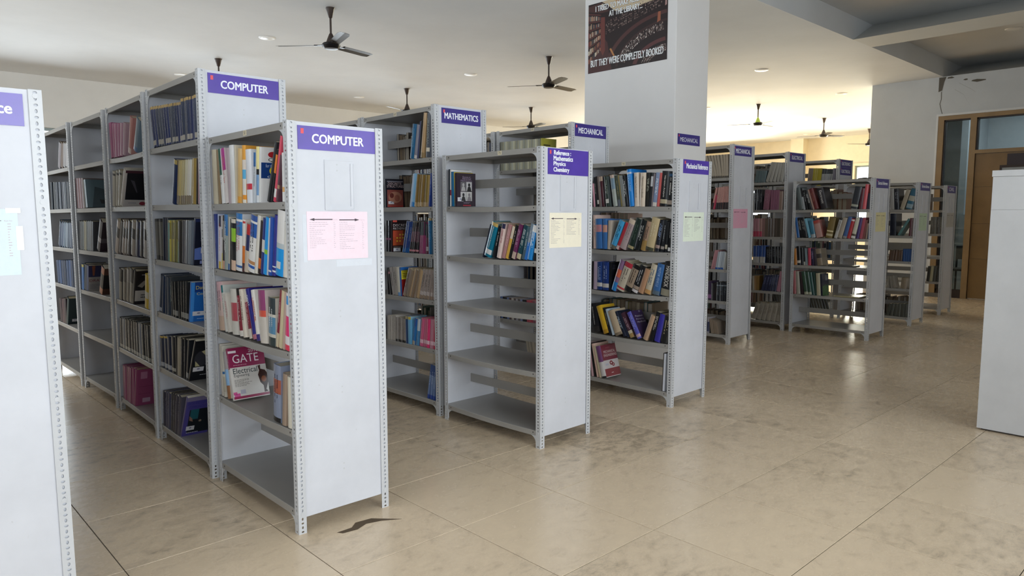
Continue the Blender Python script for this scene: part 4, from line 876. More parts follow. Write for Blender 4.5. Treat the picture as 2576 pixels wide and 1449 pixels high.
(449,42,225,6,'4a5060',{'b':[(0.93, 1, 'b8985c'), (0.04, 0.16, 'b0a89c')], 'i':'5c6480', 'n':'navy bound volume, number 9 of the navy set'}),
(407,41,223,5,'343c58',{'b':[(0.93, 1, 'b8985c'), (0.04, 0.16, 'b0a89c')], 'i':'5c6480', 'n':'navy bound volume, number 10 of the navy set'}),
(366,41,221,5,'26305c',{'b':[(0.93, 1, 'b8985c')], 'i':'5c6480', 'n':'navy bound volume, number 11 of the navy set'}),
(325,40,219,4,'2c3868',{'b':[(0.93, 1, 'b8985c'), (0.04, 0.16, 'b0a89c')], 'i':'5c6480', 'n':'navy bound volume, number 12 of the navy set'}),
(285,40,233,3,'3a4258',{'b':[(0.93, 1, 'b8985c'), (0.04, 0.16, 'b0a89c')], 'i':'5c6480', 'n':'navy bound volume, number 13 of the navy set'}),
(245,39,233,2,'4a5060',{'b':[(0.93, 1, 'b8985c')], 'i':'5c6480', 'n':'navy bound volume, number 14 of the navy set'}),
(206,38,232,1,'343c58',{'b':[(0.93, 1, 'b8985c'), (0.04, 0.16, 'b0a89c')], 'i':'5c6480', 'n':'navy bound volume, number 15 of the navy set'}),
(168,38,231,1,'26305c',{'b':[(0.93, 1, 'b8985c'), (0.04, 0.16, 'b0a89c')], 'i':'5c6480', 'n':'navy bound volume, number 16 of the navy set'}),
(130,37,231,0,'2c3868',{'b':[(0.93, 1, 'b8985c')], 'i':'5c6480', 'n':'navy bound volume, number 17 of the navy set'}),
(93,37,230,-1,'3a4258',{'b':[(0.93, 1, 'b8985c'), (0.04, 0.16, 'b0a89c')], 'i':'5c6480', 'n':'navy bound volume, number 18 of the navy set'}),
]),
('T49a',1,[
(504,57,256,-16,'1c2c54',{'b':[(0.9, 1, 'b8a058')], 'n':'navy book with tan head'}),
(448,31,247,-13,'b8a060',{'b':[(0, 0.2, '8c7c64')], 'n':'cream-yellow copy, number 1 of eight'}),
(413,34,247,-12,'c8b47c',{'b':[(0, 0.2, '8c7c64')], 'n':'cream-yellow copy, number 2 of eight'}),
(378,34,246,-12,'d0c08c',{'b':[(0, 0.2, '8c7c64')], 'n':'cream-yellow copy, number 3 of eight'}),
(343,34,246,-12,'c0b080',{'b':[(0, 0.2, '8c7c64')], 'n':'cream-yellow copy, number 4 of eight'}),
(309,33,245,-12,'dcd4b8',{'b':[(0, 0.2, '8c7c64')], 'n':'cream-yellow copy, number 5 of eight'}),
(275,33,244,-12,'e4dccc',{'b':[(0, 0.2, '8c7c64')], 'n':'cream-yellow copy, number 6 of eight'}),
(242,32,244,-12,'e8e6dc',{'b':[(0, 0.2, '8c7c64')], 'n':'cream-yellow copy, number 7 of eight'}),
(209,20,243,-10,'a89050',{'b':[(0, 0.2, '8c7c64')], 'n':'cream-yellow copy, number 8 of eight'}),
(166,52,243,-8,'a88c48',{'n':'ochre book'}),
(128,20,241,-8,'17171a',{'n':'thin black book'}),
(95,27,250,-6,'b08c98',{'n':'mauve book'}),
(60,30,245,-5,'17171c',{'n':'black book at the right end'}),
]),
('T49a',2,[
(852,75,248,2,'1c1c1c',{'b':[(0.1, 0.93, '5c5850')], 'n':'black book with grey panel, left of two'}),
(777,74,248,0,'1c1c1c',{'b':[(0.1, 0.93, '5c5850')], 'n':'black book with grey panel, right of two'}),
(723,34,257,-5,'1c2034',{'n':'navy book, first of three'}),
(693,25,257,-5,'1c2034',{'n':'navy book, second of three'}),
(668,25,258,-7,'1c2034',{'n':'navy book, third of three'}),
(639,25,244,-6,'4c9484',{'b':[(0.93, 1, '8c8c48')], 'n':'teal-green book'}),
(609,26,242,-5,'c8b83c',{'b':[(0.55, 0.95, '6c6428')], 'n':'yellow-olive copy, number 1 of five'}),
(583,26,243,-6,'8c7c2c',{'b':[(0.55, 0.95, '6c6428')], 'n':'yellow-olive copy, number 2 of five'}),
(557,26,244,-8,'b8a838',{'b':[(0.55, 0.95, '6c6428')], 'n':'yellow-olive copy, number 3 of five'}),
(531,25,245,-9,'6c642c',{'b':[(0.55, 0.95, '6c6428')], 'n':'yellow-olive copy, number 4 of five'}),
(506,25,246,-9,'8c843c',{'b':[(0.55, 0.95, '6c6428')], 'n':'yellow-olive copy, number 5 of five'}),
(480,16,243,-8,'5ca48c',{'b':[(0.5, 1, '4c4828')], 'n':'green-edged olive book'}),
(439,54,239,-7,'34302c',{'n':'dark brown book'}),
(393,38,244,-9,'4c4c54',{'n':'grey plastic-wrapped copy, number 1 of five'}),
(355,37,244,-9,'5c5c64',{'n':'grey plastic-wrapped copy, number 2 of five'}),
(318,37,245,-9,'70747c',{'n':'grey plastic-wrapped copy, number 3 of five'}),
(281,36,245,-9,'848c94',{'n':'grey plastic-wrapped copy, number 4 of five'}),
(244,36,246,-10,'6c7480',{'n':'grey plastic-wrapped copy, number 5 of five'}),
(214,22,263,-13,'26304c',{'cov':'busi', 'dep':0.15, 'n':'dark Business Communication book'}),
]),
('T49a',3,[
(857,47,237,-15,'26344c',{'b':[(0.02, 0.12, 'b8bcc8')], 'n':'slate-blue wrapped copy, number 1 of four'}),
(798,49,234,-12,'2c3a54',{'b':[], 'n':'slate-blue wrapped copy, number 2 of four'}),
(740,44,232,-9,'303c50',{'b':[], 'n':'slate-blue wrapped copy, number 3 of four'}),
(684,47,230,-6,'3c4450',{'b':[], 'n':'slate-blue wrapped copy, number 4 of four'}),
(629,32,231,-2,'34383c',{'i':'a8b8a8', 'n':'grey-green book'}),
(579,47,209,1,'17181a',{'b':[(0.06, 0.2, '8c8a84')], 'i':'3c3c3c', 'n':'black copy, number 1 of six'}),
(532,46,213,-1,'17181a',{'b':[(0.06, 0.2, '8c8a84')], 'i':'3c3c3c', 'n':'black copy, number 2 of six'}),
(486,45,217,-2,'17181a',{'b':[], 'i':'3c3c3c', 'n':'black copy, number 3 of six'}),
(441,44,220,-3,'17181a',{'b':[(0.06, 0.2, '8c8a84')], 'i':'3c3c3c', 'n':'black copy, number 4 of six'}),
(397,44,224,-5,'17181a',{'b':[(0.06, 0.2, '8c8a84')], 'i':'3c3c3c', 'n':'black copy, number 5 of six'}),
(353,43,228,-6,'17181a',{'b':[(0.06, 0.2, '8c8a84')], 'i':'3c3c3c', 'n':'black copy, number 6 of six'}),
(320,22,235,-14,'2c74c8',{'cov':'datacom', 'dep':0.15, 'n':'bright blue Data Communication book'}),
]),
('T49a',4,[
(853,73,198,1,'14203c',{'b':[(0.05, 0.18, 'b0b4bc'), (0.95, 1, 'c8a43c')], 'n':'navy-black copy, number 1 of three'}),
(781,71,207,0,'14203c',{'b':[(0.05, 0.18, 'b0b4bc'), (0.95, 1, 'c8a43c')], 'n':'navy-black copy, number 2 of three'}),
(711,69,216,0,'14203c',{'b':[(0.05, 0.18, 'b0b4bc')], 'n':'navy-black copy, number 3 of three'}),
(639,74,223,-2,'17181c',{'b':[(0.06, 0.15, 'b0aca0')], 'n':'black book with label'}),
(583,37,230,-3,'1c1a1a',{'n':'thin black book'}),
(539,50,233,-7,'a89c88',{'n':'beige worn book'}),
(487,53,234,-8,'15171c',{'i':'4c4c54', 'n':'black copy, left of three'}),
(439,43,238,-8,'15171c',{'i':'4c4c54', 'n':'black copy, middle of three'}),
(402,29,249,-14,'15171c',{'b':[(0.05, 0.18, 'a8a8a8')], 'n':'black copy, right of three'}),
(374,22,285,-29,'16181e',{'cov':'os', 'dep':0.15, 'n':'black book with pale triangles leaning right'}),
]),
('T49a',5,[
(866,47,221,-5,'2c2c44',{'i':'6c6c80', 'n':'dim purple wrapped copy, number 1 of seven'}),
(819,46,226,-7,'3c3c58',{'i':'6c6c80', 'n':'dim purple wrapped copy, number 2 of seven'}),
(773,45,232,-8,'4c4c60',{'i':'6c6c80', 'n':'dim purple wrapped copy, number 3 of seven'}),
(728,44,237,-10,'34343c',{'i':'6c6c80', 'n':'dim purple wrapped copy, number 4 of seven'}),
(684,43,243,-11,'3c3840',{'i':'6c6c80', 'n':'dim purple wrapped copy, number 5 of seven'}),
(640,43,249,-13,'44404c',{'i':'6c6c80', 'n':'dim purple wrapped copy, number 6 of seven'}),
(596,42,255,-14,'504c58',{'i':'6c6c80', 'n':'dim purple wrapped copy, number 7 of seven'}),
(561,23,303,-29,'4c4484',{'cov':'dcc', 'dep':0.15, 'n':'violet Data and Computer Communications book'}),
]),
('T49b',0,[
(839,64,245,6,'9c4c74',{'n':'dull pink copy, number 1 of six'}),
(775,63,237,2,'a85c80',{'n':'dull pink copy, number 2 of six'}),
(712,62,229,-2,'b0708c',{'n':'dull pink copy, number 3 of six'}),
(651,60,223,-6,'a86484',{'n':'dull pink copy, number 4 of six'}),
(591,59,218,-10,'b88c9c',{'n':'dull pink copy, number 5 of six'}),
(532,57,215,-14,'b09098',{'n':'dull pink copy, number 6 of six'}),
(395,65,241,-20,'b87c74',{'b':[(0.0, 0.15, 'd0b8ac')], 'n':'salmon book'}),
(242,75,218,-29,'70808c',{'b':[(0, 0.15, '4c6c94')], 'n':'grey-blue book leaning right'}),
]),
('T49b',1,[
(855,69,248,-11,'b0a898',{'b':[(0.88, 0.94, '1c1a1a')], 'n':'cream wrapped copy, number 1 of three'}),
(785,67,251,-14,'b0a898',{'b':[(0.88, 0.94, '1c1a1a')], 'n':'cream wrapped copy, number 2 of three'}),
(717,65,253,-16,'b0a898',{'b':[(0.88, 0.94, '1c1a1a')], 'n':'cream wrapped copy, number 3 of three'}),
(655,49,276,-29,'c8beb4',{'cov':'dark1', 'dep':0.17, 'n':'white book with black cover leaning right'}),
]),
('T49b',2,[
(848,75,247,-26,'b8a89c',{'b':[(0.5, 0.8, '1c1a1e')], 'n':'tumbled paperback, number 1 of nine'}),
(765,72,244,-24,'3c3438',{'b':[(0.5, 0.8, '1c1a1e')], 'n':'tumbled paperback, number 2 of nine'}),
(684,71,241,-22,'a8988c',{'b':[(0.5, 0.8, '1c1a1e')], 'n':'tumbled paperback, number 3 of nine'}),
(604,70,239,-20,'8c8078',{'b':[(0.5, 0.8, '1c1a1e')], 'n':'tumbled paperback, number 4 of nine'}),
(525,75,237,-18,'2c282c',{'b':[(0.5, 0.8, '1c1a1e')], 'n':'tumbled paperback, number 5 of nine'}),
(435,75,236,-16,'b0a498',{'b':[(0.5, 0.8, '1c1a1e')], 'n':'tumbled paperback, number 6 of nine'}),
(334,75,235,-15,'2c3050',{'b':[(0.5, 0.8, '1c1a1e')], 'n':'tumbled paperback, number 7 of nine'}),
(236,75,234,-13,'343034',{'b':[(0.5, 0.8, '1c1a1e')], 'n':'tumbled paperback, number 8 of nine'}),
(141,75,233,-12,'b8b0a8',{'b':[(0.5, 0.8, '1c1a1e')], 'n':'tumbled paperback, number 9 of nine'}),
]),
('T49b',3,[
(811,75,222,-11,'2c282c',{'b':[(0.0, 0.6, '8c8478')], 'n':'grey-brown copy, number 1 of four'}),
(713,75,229,-12,'5c544c',{'b':[(0.0, 0.6, '8c8478')], 'n':'grey-brown copy, number 2 of four'}),
(618,75,236,-13,'a09890',{'b':[(0.0, 0.6, '8c8478')], 'n':'grey-brown copy, number 3 of four'}),
(526,75,242,-14,'3c3838',{'b':[(0.0, 0.6, '8c8478')], 'n':'grey-brown copy, number 4 of four'}),
(463,45,247,-21,'2c2828',{'cov':'swirl', 'dep':0.12, 'n':'black book with pale swirl cover'}),
(154,75,222,-11,'dcb838',{'b':[(0.3, 0.5, 'e0d8c0')], 'n':'yellow book'}),
(91,49,192,-13,'b0a898',{'n':'cream booklet'}),
]),
('T49b',4,[
(852,70,215,-7,'1c2434',{'b':[(0.02, 0.12, 'a8a8a4')], 'i':'6c6c70', 'n':'black copy, number 1 of the black set'}),
(777,70,218,-6,'8c9098',{'b':[(0.02, 0.12, 'a8a8a4')], 'i':'6c6c70', 'n':'black copy, number 2 of the black set'}),
(702,70,221,-5,'1c2028',{'b':[(0.02, 0.12, 'a8a8a4')], 'i':'6c6c70', 'n':'black copy, number 3 of the black set'}),
(627,74,224,-4,'23242a',{'b':[(0.02, 0.12, 'a8a8a4')], 'i':'6c6c70', 'n':'black copy, number 4 of the black set'}),
(554,67,227,-4,'1a1c20',{'b':[(0.02, 0.12, 'a8a8a4')], 'i':'6c6c70', 'n':'black copy, number 5 of the black set'}),
(482,66,229,-3,'26262c',{'b':[(0.02, 0.12, 'a8a8a4')], 'i':'6c6c70', 'n':'black copy, number 6 of the black set'}),
(412,69,232,-2,'1c2434',{'b':[(0.02, 0.12, 'a8a8a4')], 'i':'6c6c70', 'n':'black copy, number 7 of the black set'}),
(343,63,235,-2,'8c9098',{'b':[(0.02, 0.12, 'a8a8a4')], 'i':'6c6c70', 'n':'black copy, number 8 of the black set'}),
(275,67,238,-1,'1c2028',{'b':[(0.02, 0.12, 'a8a8a4')], 'i':'6c6c70', 'n':'black copy, number 9 of the black set'}),
(209,60,240,-1,'23242a',{'b':[(0.02, 0.12, 'a8a8a4')], 'i':'6c6c70', 'n':'black copy, number 10 of the black set'}),
(144,64,243,0,'1a1c20',{'b':[(0.02, 0.12, 'a8a8a4')], 'i':'6c6c70', 'n':'black copy, number 11 of the black set'}),
(80,63,246,0,'26262c',{'b':[(0.02, 0.12, 'a8a8a4')], 'i':'6c6c70', 'n':'black copy, number 12 of the black set'}),
]),
('T49b',5,[
(840,50,245,-5,'8c3c68',{'n':'magenta workbook, number 1 of six'}),
(790,49,250,-6,'a04c78',{'n':'magenta workbook, number 2 of six'}),
(741,48,255,-6,'94446c',{'n':'magenta workbook, number 3 of six'}),
(693,47,259,-7,'b06488',{'n':'magenta workbook, number 4 of six'}),
(646,47,264,-8,'8c3c68',{'n':'magenta workbook, number 5 of six'}),
(599,46,268,-8,'a04c78',{'n':'magenta workbook, number 6 of six'}),
(559,33,282,-17,'94486c',{'cov':'pinkwb', 'dep':0.14, 'n':'magenta workbook with pale label'}),
]),
('T49c',1,[
(857,66,242,2,'5c2c30',{'n':'maroon copy, number 1 of four'}),
(791,65,240,2,'6c3438',{'n':'maroon copy, number 2 of four'}),
(726,64,238,2,'5c3034',{'n':'maroon copy, number 3 of four'}),
(662,38,236,5,'70605c',{'n':'maroon copy, number 4 of four'}),
(605,50,221,8,'6c7c80',{'cov':'teal', 'dep':0.18, 'n':'grey-teal picture book'}),
]),
('T49c',2,[
(854,71,230,-9,'2c3034',{'n':'dim grey copy, number 1 of six'}),
(783,70,230,-9,'3c4448',{'n':'dim grey copy, number 2 of six'}),
(713,69,231,-9,'8c8468',{'n':'dim grey copy, number 3 of six'}),
(644,67,231,-9,'5c6468',{'n':'dim grey copy, number 4 of six'}),
(577,61,231,-9,'707478',{'n':'dim grey copy, number 5 of six'}),
(511,65,232,-8,'4c4c50',{'n':'dim grey copy, number 6 of six'}),
(335,75,255,-29,'34262c',{'b':[(0.3, 0.45, 'b0a8a8')], 'n':'maroon-black book leaning right'}),
]),
('T49c',3,[
(860,59,208,-8,'3c6ca8',{'b':[(0.9, 1, 'b8a84c')], 'n':'blue book'}),
(791,69,214,-16,'26303c',{'n':'dark book'}),
(726,50,210,-14,'3c4468',{'cov':'draw', 'dep':0.12, 'n':'engineering drawing book'}),
(327,75,228,-27,'1c1a1c',{'b':[(0, 0.22, 'c07c5c'), (0.75, 1, 'c07c5c')], 'n':'orange and black book'}),
]),
('T49d',0,[
(412,75,224,-24,'8c8488',{'n':'pale booklet'}),
(324,75,214,-22,'705c50',{'n':'pale booklet'}),
(238,73,205,-19,'a09c9c',{'n':'pale booklet'}),
(154,75,196,-16,'b8b4b4',{'n':'pale booklet'}),
]),
('T49d',1,[
(796,75,242,-3,'26303c',{'n':'dark wrapped book'}),
(681,75,238,-3,'2c343c',{'n':'dark wrapped book'}),
(570,75,234,-3,'343c48',{'n':'dark wrapped book'}),
(461,75,231,-2,'4c5460',{'n':'dark wrapped book'}),
(355,75,227,-2,'2c3444',{'n':'dark wrapped book'}),
(252,75,224,-2,'3c4450',{'n':'dark wrapped book'}),
(151,75,220,-2,'26303c',{'n':'dark wrapped book'}),
]),
('T49d',2,[
(582,75,236,-28,'3c4c64',{'n':'wrapped book'}),
(495,75,229,-25,'4c5c74',{'n':'wrapped book'}),
(410,68,224,-21,'6c7c8c',{'n':'wrapped book'}),
(326,70,219,-17,'84909c',{'n':'wrapped book'}),
(244,64,216,-13,'3c4c60',{'n':'wrapped book'}),
(164,75,214,-10,'505c70',{'n':'wrapped book'}),
]),
('T49d',3,[
(708,75,203,5,'2c4468',{'n':'dark blue copy'}),
(615,75,207,4,'34507c',{'n':'dark blue copy'}),
(525,75,211,2,'2c3c58',{'n':'dark blue copy'}),
(436,75,215,1,'26344c',{'n':'dark blue copy'}),
(349,75,219,-1,'2c4468',{'n':'dark blue copy'}),
(264,75,223,-2,'34507c',{'n':'dark blue copy'}),
(180,75,227,-3,'2c3c58',{'n':'dark blue copy'}),
(98,75,231,-4,'26344c',{'n':'dark blue copy'}),
]),
('T49d',4,[
(697,75,210,5,'3c2c34',{'n':'dark book'}),
(617,75,217,0,'4c343c',{'n':'dark book'}),
(537,75,226,-4,'342830',{'n':'dark book'}),
(470,55,253,-22,'1c3438',{'cov':'tealdk', 'dep':0.12, 'n':'dark teal book'}),
]),
('S130',0,[
(823,53,265,11,'5c6464',{'n':'grey hardback leaning left'}),
(785,22,258,11,'a8acb0',{'b':[(0.6, 1, '1c1c20')], 'n':'silver and black book'}),
(751,26,235,13,'17171a',{'i':'d0d0d0', 'n':'black book with white title, left of two'}),
(706,35,239,17,'17171a',{'i':'d0d0d0', 'n':'black book with white title, right of two'}),
(674,19,247,18,'b09488',{'n':'thin tan book'}),
(638,50,255,18,'6c2c2c',{'i':'a86c5c', 'n':'dark red hardback leaning left'}),
(547,75,252,15,'241f24',{'txt':('Electronic', 'd8d4d0'), 'n':'thick dark hardback leaning left'}),
(214,75,251,-10,'22262e',{'b':[(0.1, 0.2, 'a8a898')], 'n':'thick dark blue hardback leaning right'}),
(142,40,233,-6,'5c2430',{'n':'maroon book leaning right'}),
(101,37,275,-5,'d0545c',{'n':'coral red book leaning right'}),
(54,53,174,-4,'26283a',{'n':'navy book'}),
]),
('S130',1,[
(877,16,232,4,'d8c4b8',{'n':'pale pink booklet'}),
(847,34,242,9,'2c64a8',{'n':'blue book'}),
(807,36,240,11,'15161a',{'i':'b0b0ac', 'n':'black hardback, left of two'}),
(759,50,241,12,'15161a',{'i':'b0b0ac', 'n':'black hardback, right of two'}),
(707,30,234,15,'80b8d0',{'n':'light blue book'}),
(663,49,208,11,'3c7c98',{'b':[(0, 0.2, 'a8b0b4')], 'n':'teal-blue book'}),
(591,75,206,14,'a86058',{'b':[(0.86, 1, 'b04c44'), (0, 0.8, 'b89088')], 'n':'brick red book'}),
(485,75,242,-9,'7c6838',{'b':[(0.1, 0.2, 'c0b490'), (0.3, 0.36, 'd8c8a0')], 'n':'olive brown handbook'}),
(407,36,234,-14,'b8b4b0',{'b':[(0.92, 1, '17171a')], 'i':'5c5858', 'n':'white-grey book'}),
(362,51,241,-14,'a89c8c',{'n':'grey-tan book'}),
(305,43,250,-13,'3c5c94',{'b':[(0, 0.1, '8c8c8c')], 'n':'steel blue book'}),
(260,36,228,-12,'b02c34',{'b':[(0.88, 0.96, 'd8d0cc')], 'n':'red book'}),
(213,45,239,-12,'c8c4b0',{'b':[(0.02, 0.12, 'dcd8d4'), (0.12, 0.22, '5c5040')], 'n':'cream book with label'}),
(164,32,234,-9,'44306c',{'n':'purple book'}),
(126,32,238,-8,'a84c5c',{'n':'rose red book'}),
(95,25,211,-7,'7c4440',{'n':'brown-red book'}),
(67,18,175,-5,'a08878',{'n':'tan book'}),
(36,32,152,-2,'2c4c6c',{'n':'blue-grey book'}),
]),
('S130',2,[
(869,38,198,4,'c8843c',{'n':'orange book'}),
(826,44,225,5,'17161a',{'b':[(0.1, 0.24, 'c8c0b4')], 'n':'black book with label'}),
(788,31,209,4,'1c1c20',{'n':'black hardback'}),
(759,19,210,5,'202024',{'b':[(0, 0.2, 'c8c4bc')], 'n':'dark book with white foot'}),
(734,24,203,6,'84949c',{'n':'grey-blue book'}),
(699,34,207,3,'c03c54',{'n':'crimson-pink book'}),
(657,30,205,6,'2c2444',{'i':'a8a0c0', 'n':'deep purple book'}),
(621,31,203,8,'443c44',{'n':'dark grey book'}),
(572,62,201,9,'8c7c68',{'b':[(0.45, 0.7, '3c3430')], 'n':'brown banded book leaning left'}),
]),
('S130',3,[
(869,37,282,3,'b0686c',{'n':'dusty red book'}),
(823,44,276,5,'a8a498',{'n':'pale grey book'}),
(774,29,274,8,'342428',{'n':'dark maroon book'}),
(727,46,275,10,'34503c',{'b':[(0, 0.12, 'a8a890')], 'n':'green book, first of four'}),
(681,45,273,10,'2c4838',{'b':[(0, 0.12, 'a8a890')], 'n':'green book, second of four'}),
(641,34,272,10,'2c5450',{'n':'teal book'}),
(611,25,269,8,'204038',{'n':'dark green book'}),
(575,47,265,5,'b8b094',{'n':'cream book'}),
(540,22,259,4,'1c2030',{'cov':'green', 'dep':0.17, 'n':'dark book with green leaf cover'}),
]),
('T89',0,[
(883,14,257,0,'a8a48c',{'n':'pale yellow journal'}),
(869,14,257,0,'a0a094',{'n':'pale yellow journal'}),
(855,14,256,0,'9c9a84',{'n':'pale yellow journal'}),
(841,14,256,0,'b4b096',{'n':'pale yellow journal'}),
(827,14,256,0,'b0b4a8',{'n':'pale yellow journal'}),
(813,14,256,0,'d4d0b4',{'n':'pale yellow journal'}),
(799,14,256,0,'c8c4a8',{'n':'pale yellow journal'}),
(785,14,255,0,'a8a48c',{'n':'pale yellow journal'}),
(771,14,255,0,'a0a094',{'n':'pale yellow journal'}),
(757,14,255,0,'9c9a84',{'n':'pale yellow journal'}),
(743,14,255,0,'b4b096',{'n':'pale yellow journal'}),
(729,14,255,0,'b0b4a8',{'n':'pale yellow journal'}),
(715,14,254,0,'d4d0b4',{'n':'pale yellow journal'}),
(701,14,254,0,'c8c4a8',{'n':'pale yellow journal'}),
(687,14,254,0,'a8a48c',{'n':'pale yellow journal'}),
(673,14,254,0,'a0a094',{'n':'pale yellow journal'}),
(659,14,254,0,'9c9a84',{'n':'pale yellow journal'}),
(645,14,254,0,'b4b096',{'n':'pale yellow journal'}),
(631,14,253,0,'b0b4a8',{'n':'pale yellow journal'}),
(617,14,253,0,'d4d0b4',{'n':'pale yellow journal'}),
(603,13,253,0,'c8c4a8',{'n':'pale yellow journal'}),
(590,13,253,0,'a8a48c',{'n':'pale yellow journal'}),
(577,13,253,0,'a0a094',{'n':'pale yellow journal'}),
(564,13,253,0,'9c9a84',{'n':'pale yellow journal'}),
(551,13,252,0,'b4b096',{'n':'pale yellow journal'}),
(538,13,252,0,'b0b4a8',{'n':'pale yellow journal'}),
(525,13,252,0,'d4d0b4',{'n':'pale yellow journal'}),
(512,13,252,0,'c8c4a8',{'n':'pale yellow journal'}),
(499,13,252,0,'a8a48c',{'n':'pale yellow journal'}),
(486,13,252,0,'a0a094',{'n':'pale yellow journal'}),
(473,13,251,0,'9c9a84',{'n':'pale yellow journal'}),
(460,13,251,0,'b4b096',{'n':'pale yellow journal'}),
(447,13,251,0,'b0b4a8',{'n':'pale yellow journal'}),
(434,13,251,0,'d4d0b4',{'n':'pale yellow journal'}),
(421,13,251,0,'c8c4a8',{'n':'pale yellow journal'}),
(408,13,250,0,'a8a48c',{'n':'pale yellow journal'}),
(395,13,250,0,'a0a094',{'n':'pale yellow journal'}),
(382,13,250,0,'9c9a84',{'n':'pale yellow journal'}),
(364,22,251,-2,'b0a83c',{'cov':'yel', 'dep':0.17, 'n':'yellow journal'}),
]),
('T109',0,[
(254,26,257,18,'a89c8c',{'b':[(0, 0.08, '5c544c')], 'n':'beige bound journal'}),
(226,26,255,16,'a89c8c',{'b':[(0, 0.08, '5c544c')], 'n':'beige bound journal'}),
(199,26,253,14,'a89c8c',{'b':[(0, 0.08, '5c544c')], 'n':'beige bound journal'}),
(172,26,252,12,'a89c8c',{'b':[(0, 0.08, '5c544c')], 'n':'beige bound journal'}),
(145,26,251,10,'a89c8c',{'b':[(0, 0.08, '5c544c')], 'n':'beige bound journal'}),
(118,27,251,7,'a89c8c',{'b':[(0, 0.08, '5c544c')], 'n':'beige bound journal'}),
(91,26,250,5,'a89c8c',{'b':[(0, 0.08, '5c544c')], 'n':'beige bound journal'}),
(65,26,251,3,'a89c8c',{'b':[(0, 0.08, '5c544c')], 'n':'beige bound journal'}),
]),
('T109',1,[
(246,20,241,-13,'c8948c',{'b':[(0, 0.3, '2c2428')], 'n':'salmon copy leaning right'}),
(222,21,158,-11,'b03c54',{'n':'thin red booklet'}),
(188,28,240,-7,'c09088',{'b':[(0, 0.3, '2c2428')], 'i':'8c6c68', 'n':'salmon copy'}),
(160,23,242,-7,'c09088',{'b':[(0, 0.3, '2c2428')], 'i':'8c6c68', 'n':'salmon copy'}),
(132,23,244,-6,'c09088',{'b':[(0, 0.3, '2c2428')], 'i':'8c6c68', 'n':'salmon copy'}),
(104,28,246,-5,'c09088',{'b':[(0, 0.3, '2c2428')], 'i':'8c6c68', 'n':'salmon copy'}),
(76,22,248,-5,'c09088',{'b':[(0, 0.3, '2c2428')], 'i':'8c6c68', 'n':'salmon copy'}),
(49,27,250,-4,'c09088',{'b':[(0, 0.3, '2c2428')], 'i':'8c6c68', 'n':'salmon copy'}),
]),
('T109',3,[
(236,24,213,-13,'b88488',{'n':'pink copy'}),
(208,24,214,-12,'b07c84',{'n':'pink copy'}),
(178,25,196,-10,'a8b0b8',{'b':[(0, 0.1, '2c58a0')], 'n':'grey copy'}),
(146,32,197,-9,'b0b8c0',{'b':[(0, 0.1, '2c58a0')], 'n':'grey copy'}),
(112,29,198,-8,'a8b0b8',{'b':[(0, 0.1, '2c58a0')], 'n':'grey copy'}),
(76,36,189,-7,'8c8c88',{'n':'grey book'}),
]),
('T109',4,[
(256,47,214,1,'3c2c48',{'b':[(0.1, 0.3, '8c5c8c')], 'n':'dark purple book'}),
(202,60,192,1,'1c181c',{'n':'black book'}),
(149,42,209,-1,'1c2028',{'b':[(0.8, 0.86, '8c949c')], 'i':'5c6870', 'n':'black volume'}),
(105,41,208,0,'1c2028',{'b':[(0.8, 0.86, '8c949c')], 'i':'5c6870', 'n':'black volume'}),
(66,36,211,0,'1c2028',{'b':[(0.8, 0.86, '8c949c')], 'i':'5c6870', 'n':'black volume'}),
]),
('T109',5,[
(269,24,181,-2,'a8a4ac',{'b':[(0.1, 0.7, '3c4464')], 'n':'white and blue book'}),
(218,17,167,9,'8c7c6c',{'n':'tan booklet'}),
(198,20,160,10,'8c7c6c',{'n':'tan booklet'}),
(177,20,154,10,'8c7c6c',{'n':'tan booklet'}),
(157,17,148,10,'8c7c6c',{'n':'tan booklet'}),
(137,20,142,11,'8c7c6c',{'n':'tan booklet'}),
]),
('T129',0,[
(422,35,150,-11,'5c6c70',{'n':'grey-teal book'}),
(386,35,148,-11,'5c6c70',{'n':'grey-teal book'}),
(350,35,147,-11,'5c6c70',{'n':'grey-teal book'}),
(315,34,145,-11,'5c6c70',{'n':'grey-teal book'}),
(271,38,245,-17,'a09c94',{'n':'beige journal'}),
(224,38,240,-15,'a09c94',{'n':'beige journal'}),
(177,38,236,-13,'a09c94',{'n':'beige journal'}),
(130,34,232,-10,'a09c94',{'n':'beige journal'}),
(83,46,229,-8,'a09c94',{'n':'beige journal'}),
]),
('T129',1,[
(416,36,256,0,'26262c',{'i':'8c8c90', 'n':'black copy'}),
(380,36,255,0,'26262c',{'i':'8c8c90', 'n':'black copy'}),
(344,35,254,0,'26262c',{'i':'8c8c90', 'n':'black copy'}),
(274,75,246,-5,'8c5c6c',{'i':'b08c98', 'n':'mauve book'}),
(204,28,243,-1,'8c5c70',{'n':'mauve copy'}),
(176,28,242,-2,'8c5c70',{'n':'mauve copy'}),
(148,28,242,-2,'8c5c70',{'n':'mauve copy'}),
(120,24,241,-2,'8c5c70',{'n':'mauve copy'}),
(82,48,225,-1,'8c7468',{'n':'tan book'}),
]),
('T129',2,[
(420,41,227,0,'a8747c',{'b':[(0, 0.3, 'b03c54')], 'n':'worn paperback'}),
(379,41,227,0,'b07c84',{'b':[(0, 0.3, 'b03c54')], 'n':'worn paperback'}),
(338,40,227,0,'a88078',{'b':[(0, 0.3, 'b03c54')], 'n':'worn paperback'}),
(298,40,228,0,'94706c',{'b':[], 'n':'worn paperback'}),
(258,40,228,0,'6c5c50',{'b':[], 'n':'worn paperback'}),
(218,40,228,0,'5c5048',{'b':[], 'n':'worn paperback'}),
(178,39,228,0,'6c6058',{'b':[], 'n':'worn paperback'}),
(139,39,228,0,'584c44',{'b':[], 'n':'worn paperback'}),
(100,39,228,0,'4c443c',{'b':[], 'n':'worn paperback'}),
